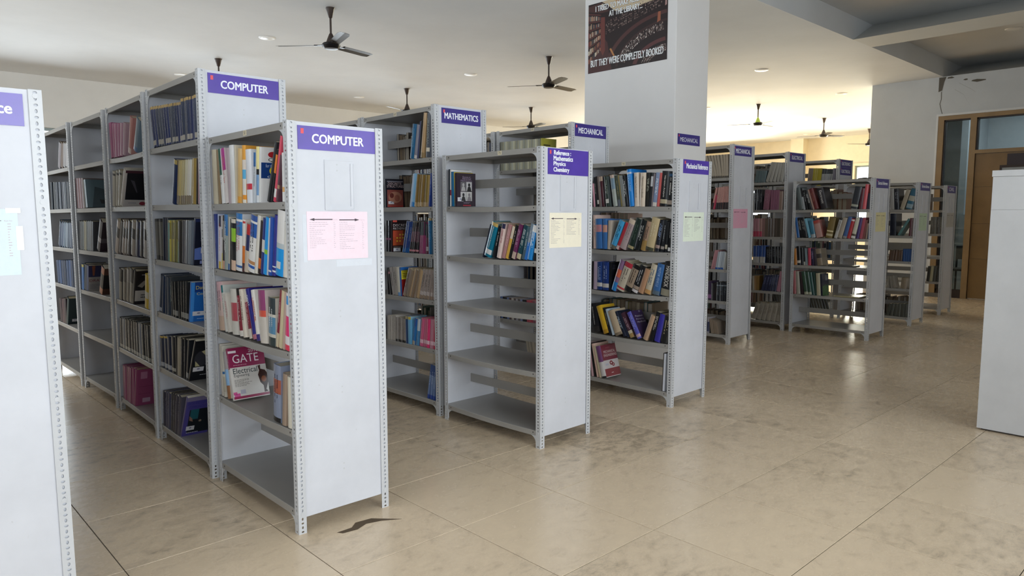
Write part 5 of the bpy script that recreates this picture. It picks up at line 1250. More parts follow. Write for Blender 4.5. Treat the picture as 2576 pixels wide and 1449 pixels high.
(61,39,228,0,'74685c',{'b':[], 'n':'worn paperback'}),
]),
('T129',3,[
(411,41,212,0,'2c4c8c',{'b':[(0, 0.35, 'b0aca8')], 'n':'blue and white copy'}),
(370,41,214,-1,'2c4c8c',{'b':[(0, 0.35, 'b0aca8')], 'n':'blue and white copy'}),
(329,40,215,-1,'2c4c8c',{'b':[(0, 0.35, 'b0aca8')], 'n':'blue and white copy'}),
(289,40,216,-1,'2c4c8c',{'b':[(0, 0.35, 'b0aca8')], 'n':'blue and white copy'}),
(230,40,203,2,'1c1c20',{'i':'6c6c70', 'n':'black volume'}),
(190,40,204,2,'1c1c20',{'i':'6c6c70', 'n':'black volume'}),
(150,39,205,2,'1c1c20',{'i':'6c6c70', 'n':'black volume'}),
(111,38,206,2,'1c1c20',{'i':'6c6c70', 'n':'black volume'}),
(72,39,208,2,'1c1c20',{'i':'6c6c70', 'n':'black volume'}),
]),
('T129',4,[
(413,28,179,3,'b0a898',{'n':'tan booklet'}),
(385,28,181,3,'a8845c',{'n':'tan booklet'}),
(357,28,183,3,'8c6c3c',{'n':'tan booklet'}),
(292,36,204,-14,'303450',{'i':'6c7094', 'n':'navy wrapped copy'}),
(252,32,205,-13,'303450',{'i':'6c7094', 'n':'navy wrapped copy'}),
(212,36,206,-11,'303450',{'i':'6c7094', 'n':'navy wrapped copy'}),
(172,32,207,-9,'303450',{'i':'6c7094', 'n':'navy wrapped copy'}),
(132,39,208,-8,'303450',{'i':'6c7094', 'n':'navy wrapped copy'}),
(84,50,254,-10,'b07c8c',{'n':'pink book'}),
]),
('T129',5,[
(400,61,216,-15,'a0988c',{'i':'6c6458', 'n':'cream wrapped copy leaning right'}),
(334,61,220,-14,'a0988c',{'i':'6c6458', 'n':'cream wrapped copy leaning right'}),
(269,55,224,-12,'a0988c',{'i':'6c6458', 'n':'cream wrapped copy leaning right'}),
(205,59,229,-10,'a0988c',{'i':'6c6458', 'n':'cream wrapped copy leaning right'}),
(141,59,233,-9,'a0988c',{'i':'6c6458', 'n':'cream wrapped copy leaning right'}),
(77,62,237,-8,'a0988c',{'i':'6c6458', 'n':'cream wrapped copy leaning right'}),
]),
('T149',0,[
(406,67,245,-4,'8c7c70',{'n':'brown book'}),
(357,31,243,-4,'b0a02c',{'n':'yellow copy'}),
(326,31,242,-4,'b0a02c',{'n':'yellow copy'}),
(295,30,240,-4,'b0a02c',{'n':'yellow copy'}),
(265,30,239,-4,'b0a02c',{'n':'yellow copy'}),
(234,32,228,-5,'26282c',{'b':[(0.1, 0.7, '9c9c9c')], 'n':'black and white copy'}),
(202,32,227,-5,'26282c',{'b':[(0.1, 0.7, '9c9c9c')], 'n':'black and white copy'}),
(170,32,225,-6,'26282c',{'b':[(0.1, 0.7, '9c9c9c')], 'n':'black and white copy'}),
(138,31,224,-6,'26282c',{'b':[(0.1, 0.7, '9c9c9c')], 'n':'black and white copy'}),
(107,19,223,-4,'26282c',{'b':[(0.1, 0.7, '9c9c9c')], 'n':'black and white copy'}),
(72,31,230,-1,'6c6470',{'n':'mauve-grey book'}),
(33,38,228,0,'6c6470',{'n':'mauve-grey book'}),
]),
('S150',0,[
(301,45,267,4,'a09c98',{'n':'worn grey stack'}),
(246,54,266,5,'1a1c26',{'i':'8c8c94', 'n':'black book'}),
(189,51,257,-15,'a89c88',{'n':'cream book leaning right'}),
(109,73,261,-13,'2c6078',{'b':[(0.05, 0.25, '8ca0a8'), (0.4, 0.65, 'a8a494')], 'n':'blue and grey book leaning right'}),
]),
('S150',1,[
(277,75,285,2,'181c2c',{'n':'navy-black book'}),
(210,27,239,-29,'5c8484',{'n':'teal booklet leaning right'}),
(75,31,226,-2,'5c2c30',{'n':'dark red book'}),
(38,38,219,-1,'a09490',{'n':'grey-pink book'}),
]),
('S150',2,[
(300,30,140,-6,'5c4434',{'n':'brown book'}),
(267,31,140,-5,'5c4434',{'n':'brown book'}),
(233,33,140,-4,'5c4434',{'n':'brown book'}),
(200,30,140,-4,'5c4434',{'n':'brown book'}),
(167,33,140,-3,'5c4434',{'n':'brown book'}),
(131,26,161,0,'2c4c80',{'n':'blue book'}),
(105,26,162,0,'2c4c80',{'n':'blue book'}),
(79,25,163,0,'2c4c80',{'n':'blue book'}),
(53,26,163,0,'2c4c80',{'n':'blue book'}),
(27,26,164,0,'2c4c80',{'n':'blue book'}),
]),
('S150',3,[
(290,27,151,7,'8c8478',{'n':'grey book'}),
(253,26,154,11,'8c8478',{'n':'grey book'}),
(216,36,158,14,'8c8478',{'n':'grey book'}),
(114,75,140,-5,'8c7c68',{'n':'brown box file'}),
]),
('S150',4,[
(279,37,159,-8,'4c4c44',{'n':'dark olive book'}),
(236,39,162,-6,'4c4c44',{'n':'dark olive book'}),
(193,37,165,-5,'4c4c44',{'n':'dark olive book'}),
(150,40,168,-3,'4c4c44',{'n':'dark olive book'}),
(107,38,172,-2,'4c4c44',{'n':'dark olive book'}),
(65,42,175,-1,'4c4c44',{'n':'dark olive book'}),
]),
('S170',1,[
(166,38,237,-1,'5c5850',{'i':'8c8880', 'n':'grey wrapped book'}),
(124,36,237,0,'6c6860',{'i':'8c8880', 'n':'grey wrapped book'}),
(83,41,237,1,'504c48',{'i':'8c8880', 'n':'grey wrapped book'}),
(42,41,237,1,'5c5850',{'i':'8c8880', 'n':'grey wrapped book'}),
]),
('S170',3,[
(182,39,217,-4,'2c2a26',{'n':'dark book'}),
(143,38,219,-4,'a09878',{'n':'dark book'}),
(104,39,221,-4,'3c3a30',{'n':'dark book'}),
(65,39,223,-4,'26241f',{'n':'dark book'}),
]),
('T89',2,[
(870,40,140,0,'26304c',{'n':'dark blue book'}),
(830,40,140,0,'3c4c8c',{'n':'dark blue book'}),
(790,40,140,0,'16181c',{'n':'dark blue book'}),
(750,39,140,0,'17181c',{'n':'dark blue book'}),
(711,39,140,0,'16181c',{'n':'dark blue book'}),
(672,38,140,0,'121418',{'n':'dark blue book'}),
(634,38,140,0,'111316',{'n':'dark blue book'}),
(596,38,140,0,'6c7c94',{'n':'dark blue book'}),
(558,38,140,0,'7484a0',{'n':'dark blue book'}),
(520,37,140,0,'6c7c94',{'n':'dark blue book'}),
(483,37,140,0,'2c3c74',{'n':'dark blue book'}),
]),
('T89',4,[
(875,30,200,1,'7084b8',{'n':'book'}),
(845,30,200,1,'1c1c20',{'n':'book'}),
(815,30,199,1,'202430',{'n':'book'}),
(785,30,199,1,'7084b0',{'n':'book'}),
(755,29,199,1,'5c4844',{'n':'book'}),
(726,29,198,1,'c8beb4',{'n':'book'}),
(697,29,198,1,'6c6060',{'n':'book'}),
(668,29,197,1,'b0a8b0',{'n':'book'}),
(639,29,197,1,'6c6460',{'n':'book'}),
(610,28,197,1,'8c94b8',{'n':'book'}),
(582,28,196,1,'26242a',{'n':'book'}),
(554,28,196,1,'222026',{'n':'book'}),
(526,24,196,1,'b84c5c',{'n':'book'}),
(498,28,195,2,'c0545c',{'n':'book'}),
(470,27,195,2,'b84c5c',{'n':'book'}),
(443,27,195,2,'8c5c64',{'n':'book'}),
]),
]

# ------------------------------------------------------------------ books
PAGE = [hx(c) for c in ('d9cfb8', 'cdbf9f', 'e2dac8', 'c4b08c', 'd2c6ac')]
def lum(c): return .3 * c[0] + .6 * c[1] + .1 * c[2]
def book_cover(t, h, d, c, bands, ink, hard, q):
    """U-shaped cover; spine at x=0 facing -x, thickness along y, height along z"""
    mb = MB(); b = .0022 if hard else .0007; bul = min(.006, t * .14) if hard else min(.002, t * .05)
    nseg = 5
    sp = [(-bul * (1 - (2 * k / nseg - 1) ** 2), t / 2 - t * k / nseg) for k in range(nseg + 1)]
    outer = [(d, t / 2)] + sp + [(d, -t / 2)]
    inner = [(d, t / 2 - b), (b, t / 2 - b), (b, -t / 2 + b), (d, -t / 2 + b)]
    cuts = sorted({0.0, 1.0} | {max(0, min(1, x)) for p in bands for x in p[:2]})
    def colour(f):
        r_ = c
        for z0, z1, cc in bands:
            if z0 <= f <= z1: r_ = cc
        return r_
    for f0, f1 in zip(cuts, cuts[1:]):
        cc = colour((f0 + f1) / 2)
        for i in range(len(outer) - 1):
            (xa, ya), (xb, yb) = outer[i], outer[i + 1]
            k = cc if 0 < i < len(outer) - 2 else tuple(.82 * u + .18 * v for u, v in zip(c, cc))
            mb.poly([(xa, ya, f0 * h), (xb, yb, f0 * h), (xb, yb, f1 * h), (xa, ya, f1 * h)], k)
    for i in range(3):
        (xa, ya), (xb, yb) = inner[i], inner[i + 1]; mb.poly([(xb, yb, 0), (xa, ya, 0), (xa, ya, h), (xb, yb, h)], c)
    for z in (0, h):
        mb.poly([(d, t / 2, z), (0, t / 2, z), (b, t / 2 - b, z), (d, t / 2 - b, z)], c); mb.poly([(d, -t / 2, z), (0, -t / 2, z), (b, -t / 2 + b, z), (d, -t / 2 + b, z)], c)
        for i in range(nseg):
            (xa, ya), (xb, yb) = sp[i], sp[i + 1]
            ua, ub = [max(-t / 2 + b, min(t / 2 - b, v)) for v in (ya, yb)]
            mb.poly([(xa, ya, z), (xb, yb, z), (b, ub, z), (b, ua, z)], c)
    mb.poly([(d, t / 2, 0), (d, t / 2 - b, 0), (d, t / 2 - b, h), (d, t / 2, h)], c); mb.poly([(d, -t / 2, 0), (d, -t / 2 + b, 0), (d, -t / 2 + b, h), (d, -t / 2, h)], c)
    if ink is not None and t > .019:         # small upright strokes standing for a title too small to read
        for row in range(1 if t < .03 else 2):
            s = min(.0075, t * .2); yc = (0 if t < .03 else (.15 - .3 * row) * t); z = h * q.uniform(.80, .88); zend = h * q.uniform(.32, .45)
            while z > zend:
                L_ = s * q.uniform(.3, 1.0)
                if q.random() > .2: mb.poly([(-bul - .0004, yc + s * .5, z), (-bul - .0004, yc - s * q.uniform(.3, .5), z), (-bul - .0004, yc - s * .5, z - L_), (-bul - .0004, yc + s * q.uniform(.1, .5), z - L_)], ink)
                z -= L_ * 1.35
    return mb, b, bul
def pages(t, h, d, b, hard, c):
    i = .004 if hard else .0012
    return MB().box((b, -t / 2 + b, i * .6), (d - i, t / 2 - b, h - i), c)
def label_quad(t, h, bul, q):
    w = min(.034, t * .8); z = h * q.uniform(.08, .12)
    return MB().box((-bul - .0008, -w / 2, z), (-bul * .4, w / 2, z + .032), hx('dcd8d0'))
# art on the board that faces -y: u across (0 spine .. 1 fore-edge), v up
def cover_art(kind, t, h, d):
    mb = MB(); q = random.Random(kind); y = -t / 2 - .0004
    def P(u, v, k=0): return (u * d, y - k, v * h)
    def r_(u0, u1, v0, v1, c, k=0): mb.poly([P(u0, v0, k), P(u1, v0, k), P(u1, v1, k), P(u0, v1, k)], hx(c))
    def el(cu, cv, ru, rv, c, k=.0002, n=18, a0=0, a1=360): mb.poly([P(cu + ru * math.cos(R(a0 + (a1 - a0) * i / n)), cv + rv * math.sin(R(a0 + (a1 - a0) * i / n)), k) for i in range(n)], hx(c))
    def pg(pts, c, k=.0002): mb.poly([P(u, v, k) for u, v in pts], hx(c))
    def tx(w, u0, u1, v0, v1, c, k=.0006): letters(mb, w, lambda u, v: P(u, v, k), u0, u1, v0, v1, hx(c))
    def bars(u0, u1, v0, v1, n, c, k=.0005):
        for i in range(n):
            v = v1 - (v1 - v0) * i / n; u = u0; e = u0 + (u1 - u0) * q.uniform(.5, 1)
            while u < e: L_ = q.uniform(.02, .07); r_(u, u + L_, v - (v1 - v0) / n * .5, v, c, k); u += L_ + .012
    def stamp(u0, u1, v0, v1): r_(u0, u1, v0, v1, 'd6d4d8', .0004); el((u0 + u1) / 2, (v0 + v1) / 2 + .008, (u1 - u0) * .15, (v1 - v0) * .2, '8a88a0', .0006, 10)
    if kind == 'quant':
        r_(0, 1, 0, 1, 'e8e4e2'); el(.36, .87, .15, .055, 'b4282e'); tx('Quant', .22, .86, .735, .81, '22201f'); r_(0, 1, .44, .725, '1d3f7d', .0002)
        pg([(.62 + .36 * math.cos(R(a)), .58 + .12 * math.sin(R(a))) for a in range(60, 301, 12)] + [(.62 + .26 * math.cos(R(a)), .58 + .085 * math.sin(R(a))) for a in range(300, 59, -12)], 'ead32c', .0005)
        tx('for the', .14, .40, .64, .70, 'c8d4ea'); tx('COMM', .20, .80, .452, .49, 'f0f0f4')
        pg([(.55 + (.27 if i % 2 else .12) * math.cos(i * PI / 9), .16 + (.10 if i % 2 else .045) * math.sin(i * PI / 9)) for i in range(18)], 'd8382f'); el(.25, .1, .04, .012, 'd8382f')
    elif kind == 'gate':
        r_(0, 1, 0, 1, 'dad4ce'); r_(0, 1, .62, 1, '8f2450', .0002); tx('GATE', .10, .82, .70, .86, 'ece4e8'); tx('2016', .56, .84, .885, .945, 'e0d8dc'); bars(.10, .8, .645, .665, 1, 'd8a8b8')
        tx('Electrical', .07, .74, .495, .60, '1f3034'); tx('Engineering', .08, .50, .42, .485, '3a3c40'); bars(.07, .55, .24, .38, 7, '9c9690')
        pg([(.76, .60), (.84, .61), (.83, .53), (.95, .50), (1, .44), (1, .26), (.92, .12), (.97, .08), (.86, .07), (.86, .2), (.78, .27), (.74, .42), (.79, .5)], '3c1e18', .0004); el(.89, .33, .07, .06, '8a4a22', .0006)
        r_(0, 1, .015, .062, '9c2a54', .0003); r_(.02, .18, .062, .12, 'd85c9a', .0004); r_(.0, .1, .10, .15, 'd85c9a', .0004); r_(.2, .34, .10, .18, 'b8b4c4', .0004); r_(.0, .22, .90, .945, 'e8dce2', .0005)
    elif kind == 'discstr':
        r_(0, 1, 0, 1, '171722'); tx('DISCRETE', .10, .86, .80, .88, 'c8b0b0'); tx('STRUCTURES', .04, .98, .70, .785, 'c8b0b0'); r_(.05, .95, .90, .93, '8c8894', .0003); r_(.05, .95, .03, .62, '8c4a42', .0002); el(.5, .36, .38, .20, 'b07a64', .0004); el(.6, .33, .15, .12, '9a5c4c', .0005); el(.3, .42, .12, .09, '6a302c', .0005); stamp(.10, .42, .12, .22); r_(.05, .95, .02, .07, 'b04038', .0005)
    elif kind == 'discmath':
        r_(0, 1, 0, 1, '211014'); r_(.02, .25, .94, 1, 'd8584c', .0003); tx('DISCRETE', .03, .92, .80, .88, 'd8d0d0'); tx('MATHEMATICS ', .03, .97, .70, .775, 'd8d0d0'); r_(.02, .60, .20, .68, 'b2502e', .0002); r_(.60, .85, .20, .68, '6e3418', .0002); r_(.02, .5, .46, .66, 'c05038', .0003)
        for u, v in ((.42, .54), (.58, .54), (.26, .44), (.42, .44), (.58, .44), (.26, .34), (.42, .34)): el(u, v, .05, .028, 'e0b83c', .0005, 10)
        tx('NORMAN', .06, .5, .13, .17, 'b8a8a0'); stamp(.05, .45, .015, .12)
    elif kind == 'discyel':
        r_(0, 1, 0, 1, '8c1e1a'); r_(0, 1, .58, .90, 'd8c832', .0002); r_(0, 1, .88, 1, '2c6ab4', .0002); tx('DISCRETE', .06, .9, .81, .87, '1e1e1e'); bars(.06, .95, .62, .79, 3, '2a2820')
    elif kind == 'advmath':
        r_(0, 1, 0, 1, '2a1a2c'); tx('Elements of', .30, .72, .86, .91, 'a896b0'); tx('Advanced', .28, .74, .81, .855, 'b8a6c0'); tx('Mathematics ', .2, .8, .755, .80, 'a896b0')
        for (u, v, bg, fg) in ((.19, .46, '6c686c', 'b8b4b4'), (.50, .46, 'd0cccc', '1a181a'), (.19, .16, 'c8c4c4', '26242a'), (.50, .16, 'd0ccc8', '8c8488')):
            r_(u, u + .3, v, v + .28, bg, .0003); el(u + .15, v + .19, .06, .05, fg, .0005, 12); pg([(u + .03, v), (u + .27, v), (u + .22, v + .12), (u + .15, v + .15), (u + .08, v + .12)], fg, .0005)
        stamp(.03, .34, .15, .27); bars(.35, .8, .08, .12, 2, 'a090a4'); r_(.32, .74, .01, .045, 'b83040', .0004)
    elif kind == 'quantum':
        r_(0, 1, 0, 1, '101218'); tx('QUANTUM', .12, .9, .84, .90, '5c5c68'); tx('MECHANICS', .08, .95, .75, .81, '5c5c68'); el(.6, .4, .35, .22, '26262e', .0003); el(.6, .4, .26, .16, '101218', .0005)
    elif kind == 'pump':
        r_(0, 1, 0, 1, '3c2a50'); tx('Practical', .2, .85, .76, .82, 'c8c0d0'); tx('Pumping', .2, .85, .64, .70, 'c8c0d0'); tx('Handbook', .2, .95, .54, .60, 'c8c0d0'); el(.72, .95, .09, .03, 'b0a8c0', .0003); el(.72, .95, .055, .018, '3c2a50', .0005)
    elif kind == 'mech':
        r_(0, 1, 0, 1, 'd2c8c6'); r_(0, 1, .52, 1, '7d3040', .0002); r_(0, 1, .02, .26, '8c3a40', .0002); tx('MECHANICAL ', .12, .90, .74, .82, 'd8c4c0'); tx('ENGINEERING', .10, .95, .63, .71, 'd8c4c0'); bars(.3, .7, .88, .91, 1, 'a86870')
        for u, v, s in ((.50, .42, .11), (.62, .36, .09)): el(u, v, s, s * .62, '8c3038', .0004, 14); el(u, v, s * .4, s * .25, 'd2c8c6', .0006, 10)
        bars(.4, .6, .09, .13, 1, 'e8e0e0'); r_(.1, .3, .36, .42, 'c0bcc8', .0003)
    elif kind == 'datacom':
        r_(0, 1, 0, 1, '1f63b0'); r_(0, 1, .75, 1, '1c3f86', .0001); r_(0, .12, 0, 1, '3f8ad6', .0002); tx('Data Com', .16, .98, .82, .91, 'd8c868'); tx('Computer', .20, .98, .66, .74, 'd8c868')
        for i in range(14): el(q.uniform(.5, .95), q.uniform(.24, .55), q.uniform(.02, .06), q.uniform(.015, .035), '4f8fcc', .0003, 8)
        stamp(.08, .52, .15, .26); bars(.25, .85, .055, .08, 1, 'b8cce4')
    elif kind == 'os':
        r_(0, 1, 0, 1, '14151a'); el(.3, .55, .25, .2, '34343c', .0002); pg([(.28, .73), (.52, .79), (.44, .63)], 'b8b088', .0004); pg([(.1, .5), (.3, .36), (.12, .36)], 'b8b088', .0004); bars(.48, .98, .34, .64, 4, '6c6c72'); stamp(.06, .46, .23, .34); bars(.35, .95, .11, .14, 1, 'b8b8bc')
    elif kind == 'dcc':
        r_(0, 1, 0, 1, '4a4288'); r_(0, 1, .9, 1, '787090', .0001); tx('DATA AND COMPUTER', .06, .99, .815, .885, '2c2a80'); tx('COMMUNICATIONS', .1, .99, .715, .78, '2c2a80'); r_(.16, 1, .06, .68, '121820', .0002); r_(.2, .52, .42, .68, '1c5a64', .0003); pg([(.18, .52), (.3, .45), (.34, .36), (.2, .40)], '8c6a5c', .0004); el(.62, .36, .06, .03, '8c7a68', .0005, 8); stamp(.12, .44, .14, .25); bars(.15, .8, .045, .085, 1, 'b8b8c8')
    elif kind == 'busi':
        r_(0, 1, 0, 1, '14182a'); r_(0, 1, .93, 1, '26305c', .0002); tx('Business', .2, .99, .79, .86, 'e0e0e4'); tx('Communication', .2, 1.0, .72, .78, 'e0e0e4'); bars(.2, .98, .5, .68, 4, '9c9ca4'); pg([(0, .36), (1, .5), (1, .12), (0, .12)], '5c72b4', .0002); stamp(.22, .9, .26, .37); el(.75, .18, .2, .055, '8c8868', .0004); r_(.2, .45, .03, .10, '8890c0', .0004)
    elif kind == 'dark1':
        r_(0, 1, 0, 1, 'c4bab4'); r_(.06, 1, .2, .93, '14131a', .0002); r_(.0, 1, .93, 1, '4a2430', .0002); pg([(.2, .75), (.35, .72), (.5, .4), (.46, .4)], '4c4850', .0004); el(.72, .1, .12, .05, '8c3040', .0004); bars(.2, .5, .08, .12, 1, '8c8890')
    elif kind == 'swirl':
        r_(0, 1, 0, 1, '201c1f'); r_(0, .95, .1, .42, 'b8b0a8', .0002); bars(.3, .9, .16, .3, 2, '2c282c'); pg([(.1, .55), (.4, .7), (.8, .78), (.95, .75), (.6, .66), (.35, .5)], '8c847c', .0004); bars(.3, .8, .85, .9, 1, 'a8a0a0')
    elif kind == 'pinkwb':
        r_(0, 1, 0, 1, '93466a'); r_(.18, .48, .74, .93, 'b87c98', .0002); r_(.3, .66, .08, .2, 'b894a8', .0002); bars(.1, .95, .5, .53, 1, '7c3458'); bars(.1, .9, .3, .33, 1, '7c3458')
    elif kind == 'draw':
        r_(0, 1, 0, 1, 'b0a8a4'); r_(0, 1, .55, 1, '34345c', .0002); pg([(.2, .98), (.4, 1), (.35, .6), (.25, .6)], '9a5c44', .0004); tx('DRAW', .06, .98, .36, .46, '7c2a34'); bars(.06, .9, .06, .26, 4, '8c888c')
    elif kind == 'green':
        r_(0, 1, 0, 1, '1c1c30'); r_(0, 1, 0, .45, '2c5c2c', .0002); bars(.5, .95, .66, .9, 4, 'b8b8c4')
        for i in range(60): el(q.uniform(.04, .96), q.uniform(.02, .5), q.uniform(.02, .06), q.uniform(.01, .03), q.choice(['4c8c3c', '2c5c28', '1c4420', '68a04c']), .0003 + i * 1e-5, 7)
    elif kind == 'yel': r_(0, 1, 0, 1, 'a8a03a'); bars(.1, .9, .5, .62, 2, '26241c'); bars(.08, .6, .7, .8, 1, '26241c')
    elif kind == 'teal': r_(0, 1, 0, 1, '5c7078'); pg([(.35, .75), (1, .6), (1, 0), (.2, 0)], '3c4a50', .0002); pg([(.5, .3), (.9, .25), (.95, .1), (.55, .15)], '1c2024', .0004)
    else: r_(0, 1, 0, 1, '1c3034'); stamp(.25, .6, .1, .2)
    return mb
ORD = ['first', 'second', 'third', 'fourth', 'fifth', 'sixth', 'seventh', 'eighth', 'ninth', 'tenth', 'eleventh', 'twelfth', 'thirteenth', 'fourteenth', 'fifteenth', 'sixteenth', 'seventeenth', 'eighteenth', 'nineteenth', 'twentieth', 'twenty-first', 'twenty-second', 'twenty-third', 'twenty-fourth', 'twenty-fifth', 'twenty-sixth', 'twenty-seventh', 'twenty-eighth']
def ordinal(n):
    return ORD[n] if n < 20 else (ORD[19] if n == 19 else ('twenty-' if n < 29 else 'thirty-') + ORD[(n - 20) % 10]) if n not in (29,) else 'thirtieth'
SH = {0: ['top', 'second', 'third', 'fourth', 'bottom'], 1: ['top', 'second', 'third', 'fourth', 'fifth', 'bottom']}
RACKN = {'S50': 'front COMPUTER bookshelf', 'S70': 'Reference Mathematics bookshelf', 'S90': 'Mechanical Reference bookshelf', 'S130': 'Electrical Reference bookshelf', 'S150': 'Electronics Reference bookshelf', 'S170': 'last bookshelf', 'T49a': 'tall COMPUTER bookshelf', 'T49b': 'second COMPUTER bay', 'T49c': 'third COMPUTER bay', 'T49d': 'fourth COMPUTER bay',
         'T69': 'MATHEMATICS bookshelf', 'T89': 'journal bookshelf', 'T109': 'right MECHANICAL bookshelf', 'T129': 'ELECTRICAL bookshelf', 'T149': 'ELECTRONICS bookshelf'}
ALL = []
for rack, comp, rows in BOOKS:
    tall = 1 if rack[0] == 'T' else 0; zb = (ZT if tall else ZS)[comp + 1]
    for n, (s, t, h, a, c, o) in enumerate(rows):
        t, h, a = t / 1000, h / 1000, R(a); q = random.Random(hash((rack, comp, n)) if 0 else len(ALL) * 7919 + 13)
        d = o.get('dep', min(.205, max(.13, h * q.uniform(.68, .76)))); d = min(d, .212)
        hard = t > .03 and q.random() < .6 or t > .04
        lift = t / 2 * abs(math.sin(a)) + .0006
        M = RM[rack] @ Matrix.Translation((.010 + q.uniform(0, .006), s / 1000, zb + lift)) @ Matrix.Rotation(-a, 4, 'X')
        P = M @ Vector((0, 0, h / 2)); dv = P - Vector((0, 0, CAM_H)); dist = dv.length
        face = (t * abs(dv.x) / dist + (d * .8 * abs(dv.y) / dist if 'cov' in o else 0)) * h / dist ** 2
        ALL.append((face, rack, tall, comp, n, t, h, d, hard, M, hx(c), o, q))
order = sorted(range(len(ALL)), key=lambda i: -ALL[i][0]); single = set(order[:300])
STUFF_C, STUFF_P = MB(), MB()
for i, (face, rack, tall, comp, n, t, h, d, hard, M, c, o, q) in enumerate(ALL):
    bands = [(p[0], p[1], hx(p[2])) for p in o.get('b', [])]
    ink = hx(o['i']) if 'i' in o and 'txt' not in o else None
    cm, b, bul = book_cover(t, h, d, c, bands, ink, hard, q)
    pg_ = pages(t, h, d, b, hard, q.choice(PAGE))
    art = cover_art(o['cov'], t, h, d) if 'cov' in o else None
    if i in single:
        nm = o['n'].split(',')[0] if len(o['n'].split()) > 8 else o['n']
        lab = '%s, %s from left, %s shelf, %s' % (nm.replace(',', ''), ordinal(n), SH[tall][comp], RACKN[rack])
        r_ = empty('book', lab, 'book', group='books on the %s' % RACKN[rack]); r_.matrix_world = M
        cv = cm.build('cover', 'book_cover', r_); pg_.build('page_block', 'page_stack', r_)
        if 'L' in o: label_quad(t, h, bul, q).build('spine_label', 'print', r_)
        if art: art.build('cover_print', 'gloss_print', cv, fix=False)
        if 'txt' in o:
            w, tc_ = o['txt']; mb = MB(); L_ = min(h * .62, len(w) * t * .34); hh = min(t * .5, L_ / len(w) * 1.9)
            letters(mb, w, lambda u, v: (-bul - .0009, -v, -u), -h * .88, -h * .88 + L_, -hh / 2, hh / 2, hx(tc_)); mb.build('title', 'print', cv, fix=False)
    else:
        if 'L' in o: cm.add(label_quad(t, h, bul, q))
        if art: cm.add(art)
        STUFF_C.add(cm, M); STUFF_P.add(pg_, M)
# books standing on the far half of the same shelves, fore-edges toward us, and the fill of bays deeper in the rows
def back_row(rack, comp, s0, s1, hmin, hmax, cols, tmin=.015, tmax=.04, seed=1, lean=0, xo=None, front=False):
    q = random.Random(seed); tall = 1 if rack[0] == 'T' else 0; zb = (ZT if tall else ZS)[comp + 1]; s = s0
    while s < s1:
        t = q.uniform(tmin, tmax); h = q.uniform(hmin, hmax); d = min(.2, h * .72); c = hx(q.choice(cols))
        cm, b, bul = book_cover(t, h, d, c, [], None, t > .03, q); p_ = pages(t, h, d, b, t > .03, hx(q.choice(['9c8a74', 'b8a890', '8c7860', 'c4b8a8'])))
        M = RM[rack] @ Matrix.Translation((.012 if front else BD - .012, s + t / 2, zb + t / 2 * abs(math.sin(R(lean))) + .0006)) @ (Matrix() if front else Matrix.Rotation(PI, 4, 'Z')) @ Matrix.Rotation(R(lean), 4, 'X')
        STUFF_C.add(cm, M); STUFF_P.add(p_, M); s += t / math.cos(R(lean)) + .0008
BRN = ['6c5444', '7c6450', '3c3430', '8c7c6c', '26242a', '5c3c30']; MIX = ['26304c', '5c2c34', '3c4a3c', '7c6c5c', '1c1c20', '8c8478', '2c4c6c']
back_row('T69', 0, .30, .84, .21, .25, BRN, seed=2); back_row('T69', 1, .30, .80, .22, .26, BRN, seed=3, lean=4); back_row('T69', 4, .05, .6, .2, .24, MIX, seed=4)
back_row('T109', 1, .05, .5, .2, .25, MIX, seed=5); back_row('T109', 2, .03, .86, .22, .25, BRN, seed=6); back_row('T109', 5, .1, .7, .2, .24, BRN, seed=7, lean=8)
back_row('T89', 1, .30, .72, .22, .24, BRN, .03, .05, seed=8); back_row('T89', 1, .04, .26, .22, .26, ['26405c', '1c3448'], seed=9, lean=-10, front=True)
back_row('T89', 5, .04, .5, .2, .24, ['8c8478', 'a89c8c'], .008, .014, seed=10, lean=-12, front=True); back_row('T89', 3, .05, .85, .2, .25, MIX, seed=11)
back_row('S90', 0, .55, .86, .25, .27, ['a88040', '8c6c4c'], seed=12); back_row('S90', 1, .62, .88, .26, .29, ['d8b8a8', 'c8a898'], .03, .06, seed=13); back_row('S90', 3, .35, .85, .24, .26, ['7c6450', '8c7c6c', 'a89040', '2c6068'], .025, .05, seed=14)
back_row('S130', 0, .42, .60, .2, .24, ['8c5434', '7c4c34'], .03, .05, seed=15); back_row('S130', 1, .4, .66, .18, .22, MIX, seed=16)
back_row('T129', 0, .2, .8, .2, .24, MIX, seed=17); back_row('T129', 4, .2, .85, .2, .26, MIX, seed=18); back_row('T149', 1, .05, .85, .2, .26, BRN, seed=19); back_row('T149', 2, .3, .85, .2, .26, MIX, seed=20); back_row('T149', 3, .05, .5, .2, .25, MIX, seed=21, front=True); back_row('T149', 4, .3, .9, .22, .24, ['8c8478', '9c9484'], .02, .03, seed=22); back_row('T149', 5, .05, .85, .2, .24, ['4c4c44', '3c3c38'], .03, .04, seed=23, lean=-18, front=True)
back_row('S150', 4, .05, .8, .2, .24, BRN, seed=24); back_row('S170', 0, .3, .6, .2, .24, BRN, seed=25)
for k in range(6):
    back_row('T69b', k, .05, .85, .2, .27, MIX, seed=30 + k, front=True); back_row('T89b', k, .05, .85, .2, .27, MIX + BRN, seed=40 + k, front=True)
    back_row('T129b', k, .05, .85, .2, .27, MIX, seed=50 + k, front=True)
for key in ('T69c', 'T69d', 'T89c', 'T89d', 'T109b', 'T109c', 'T109d', 'T129c', 'T129d', 'T149b', 'T149c', 'T149d'):
    for k in range(6): back_row(key, k, .04, .88, .2, .29, MIX + BRN, seed=len(key) * 31 + k + ord(key[-1]) + int(key[1:-1]), front=True)
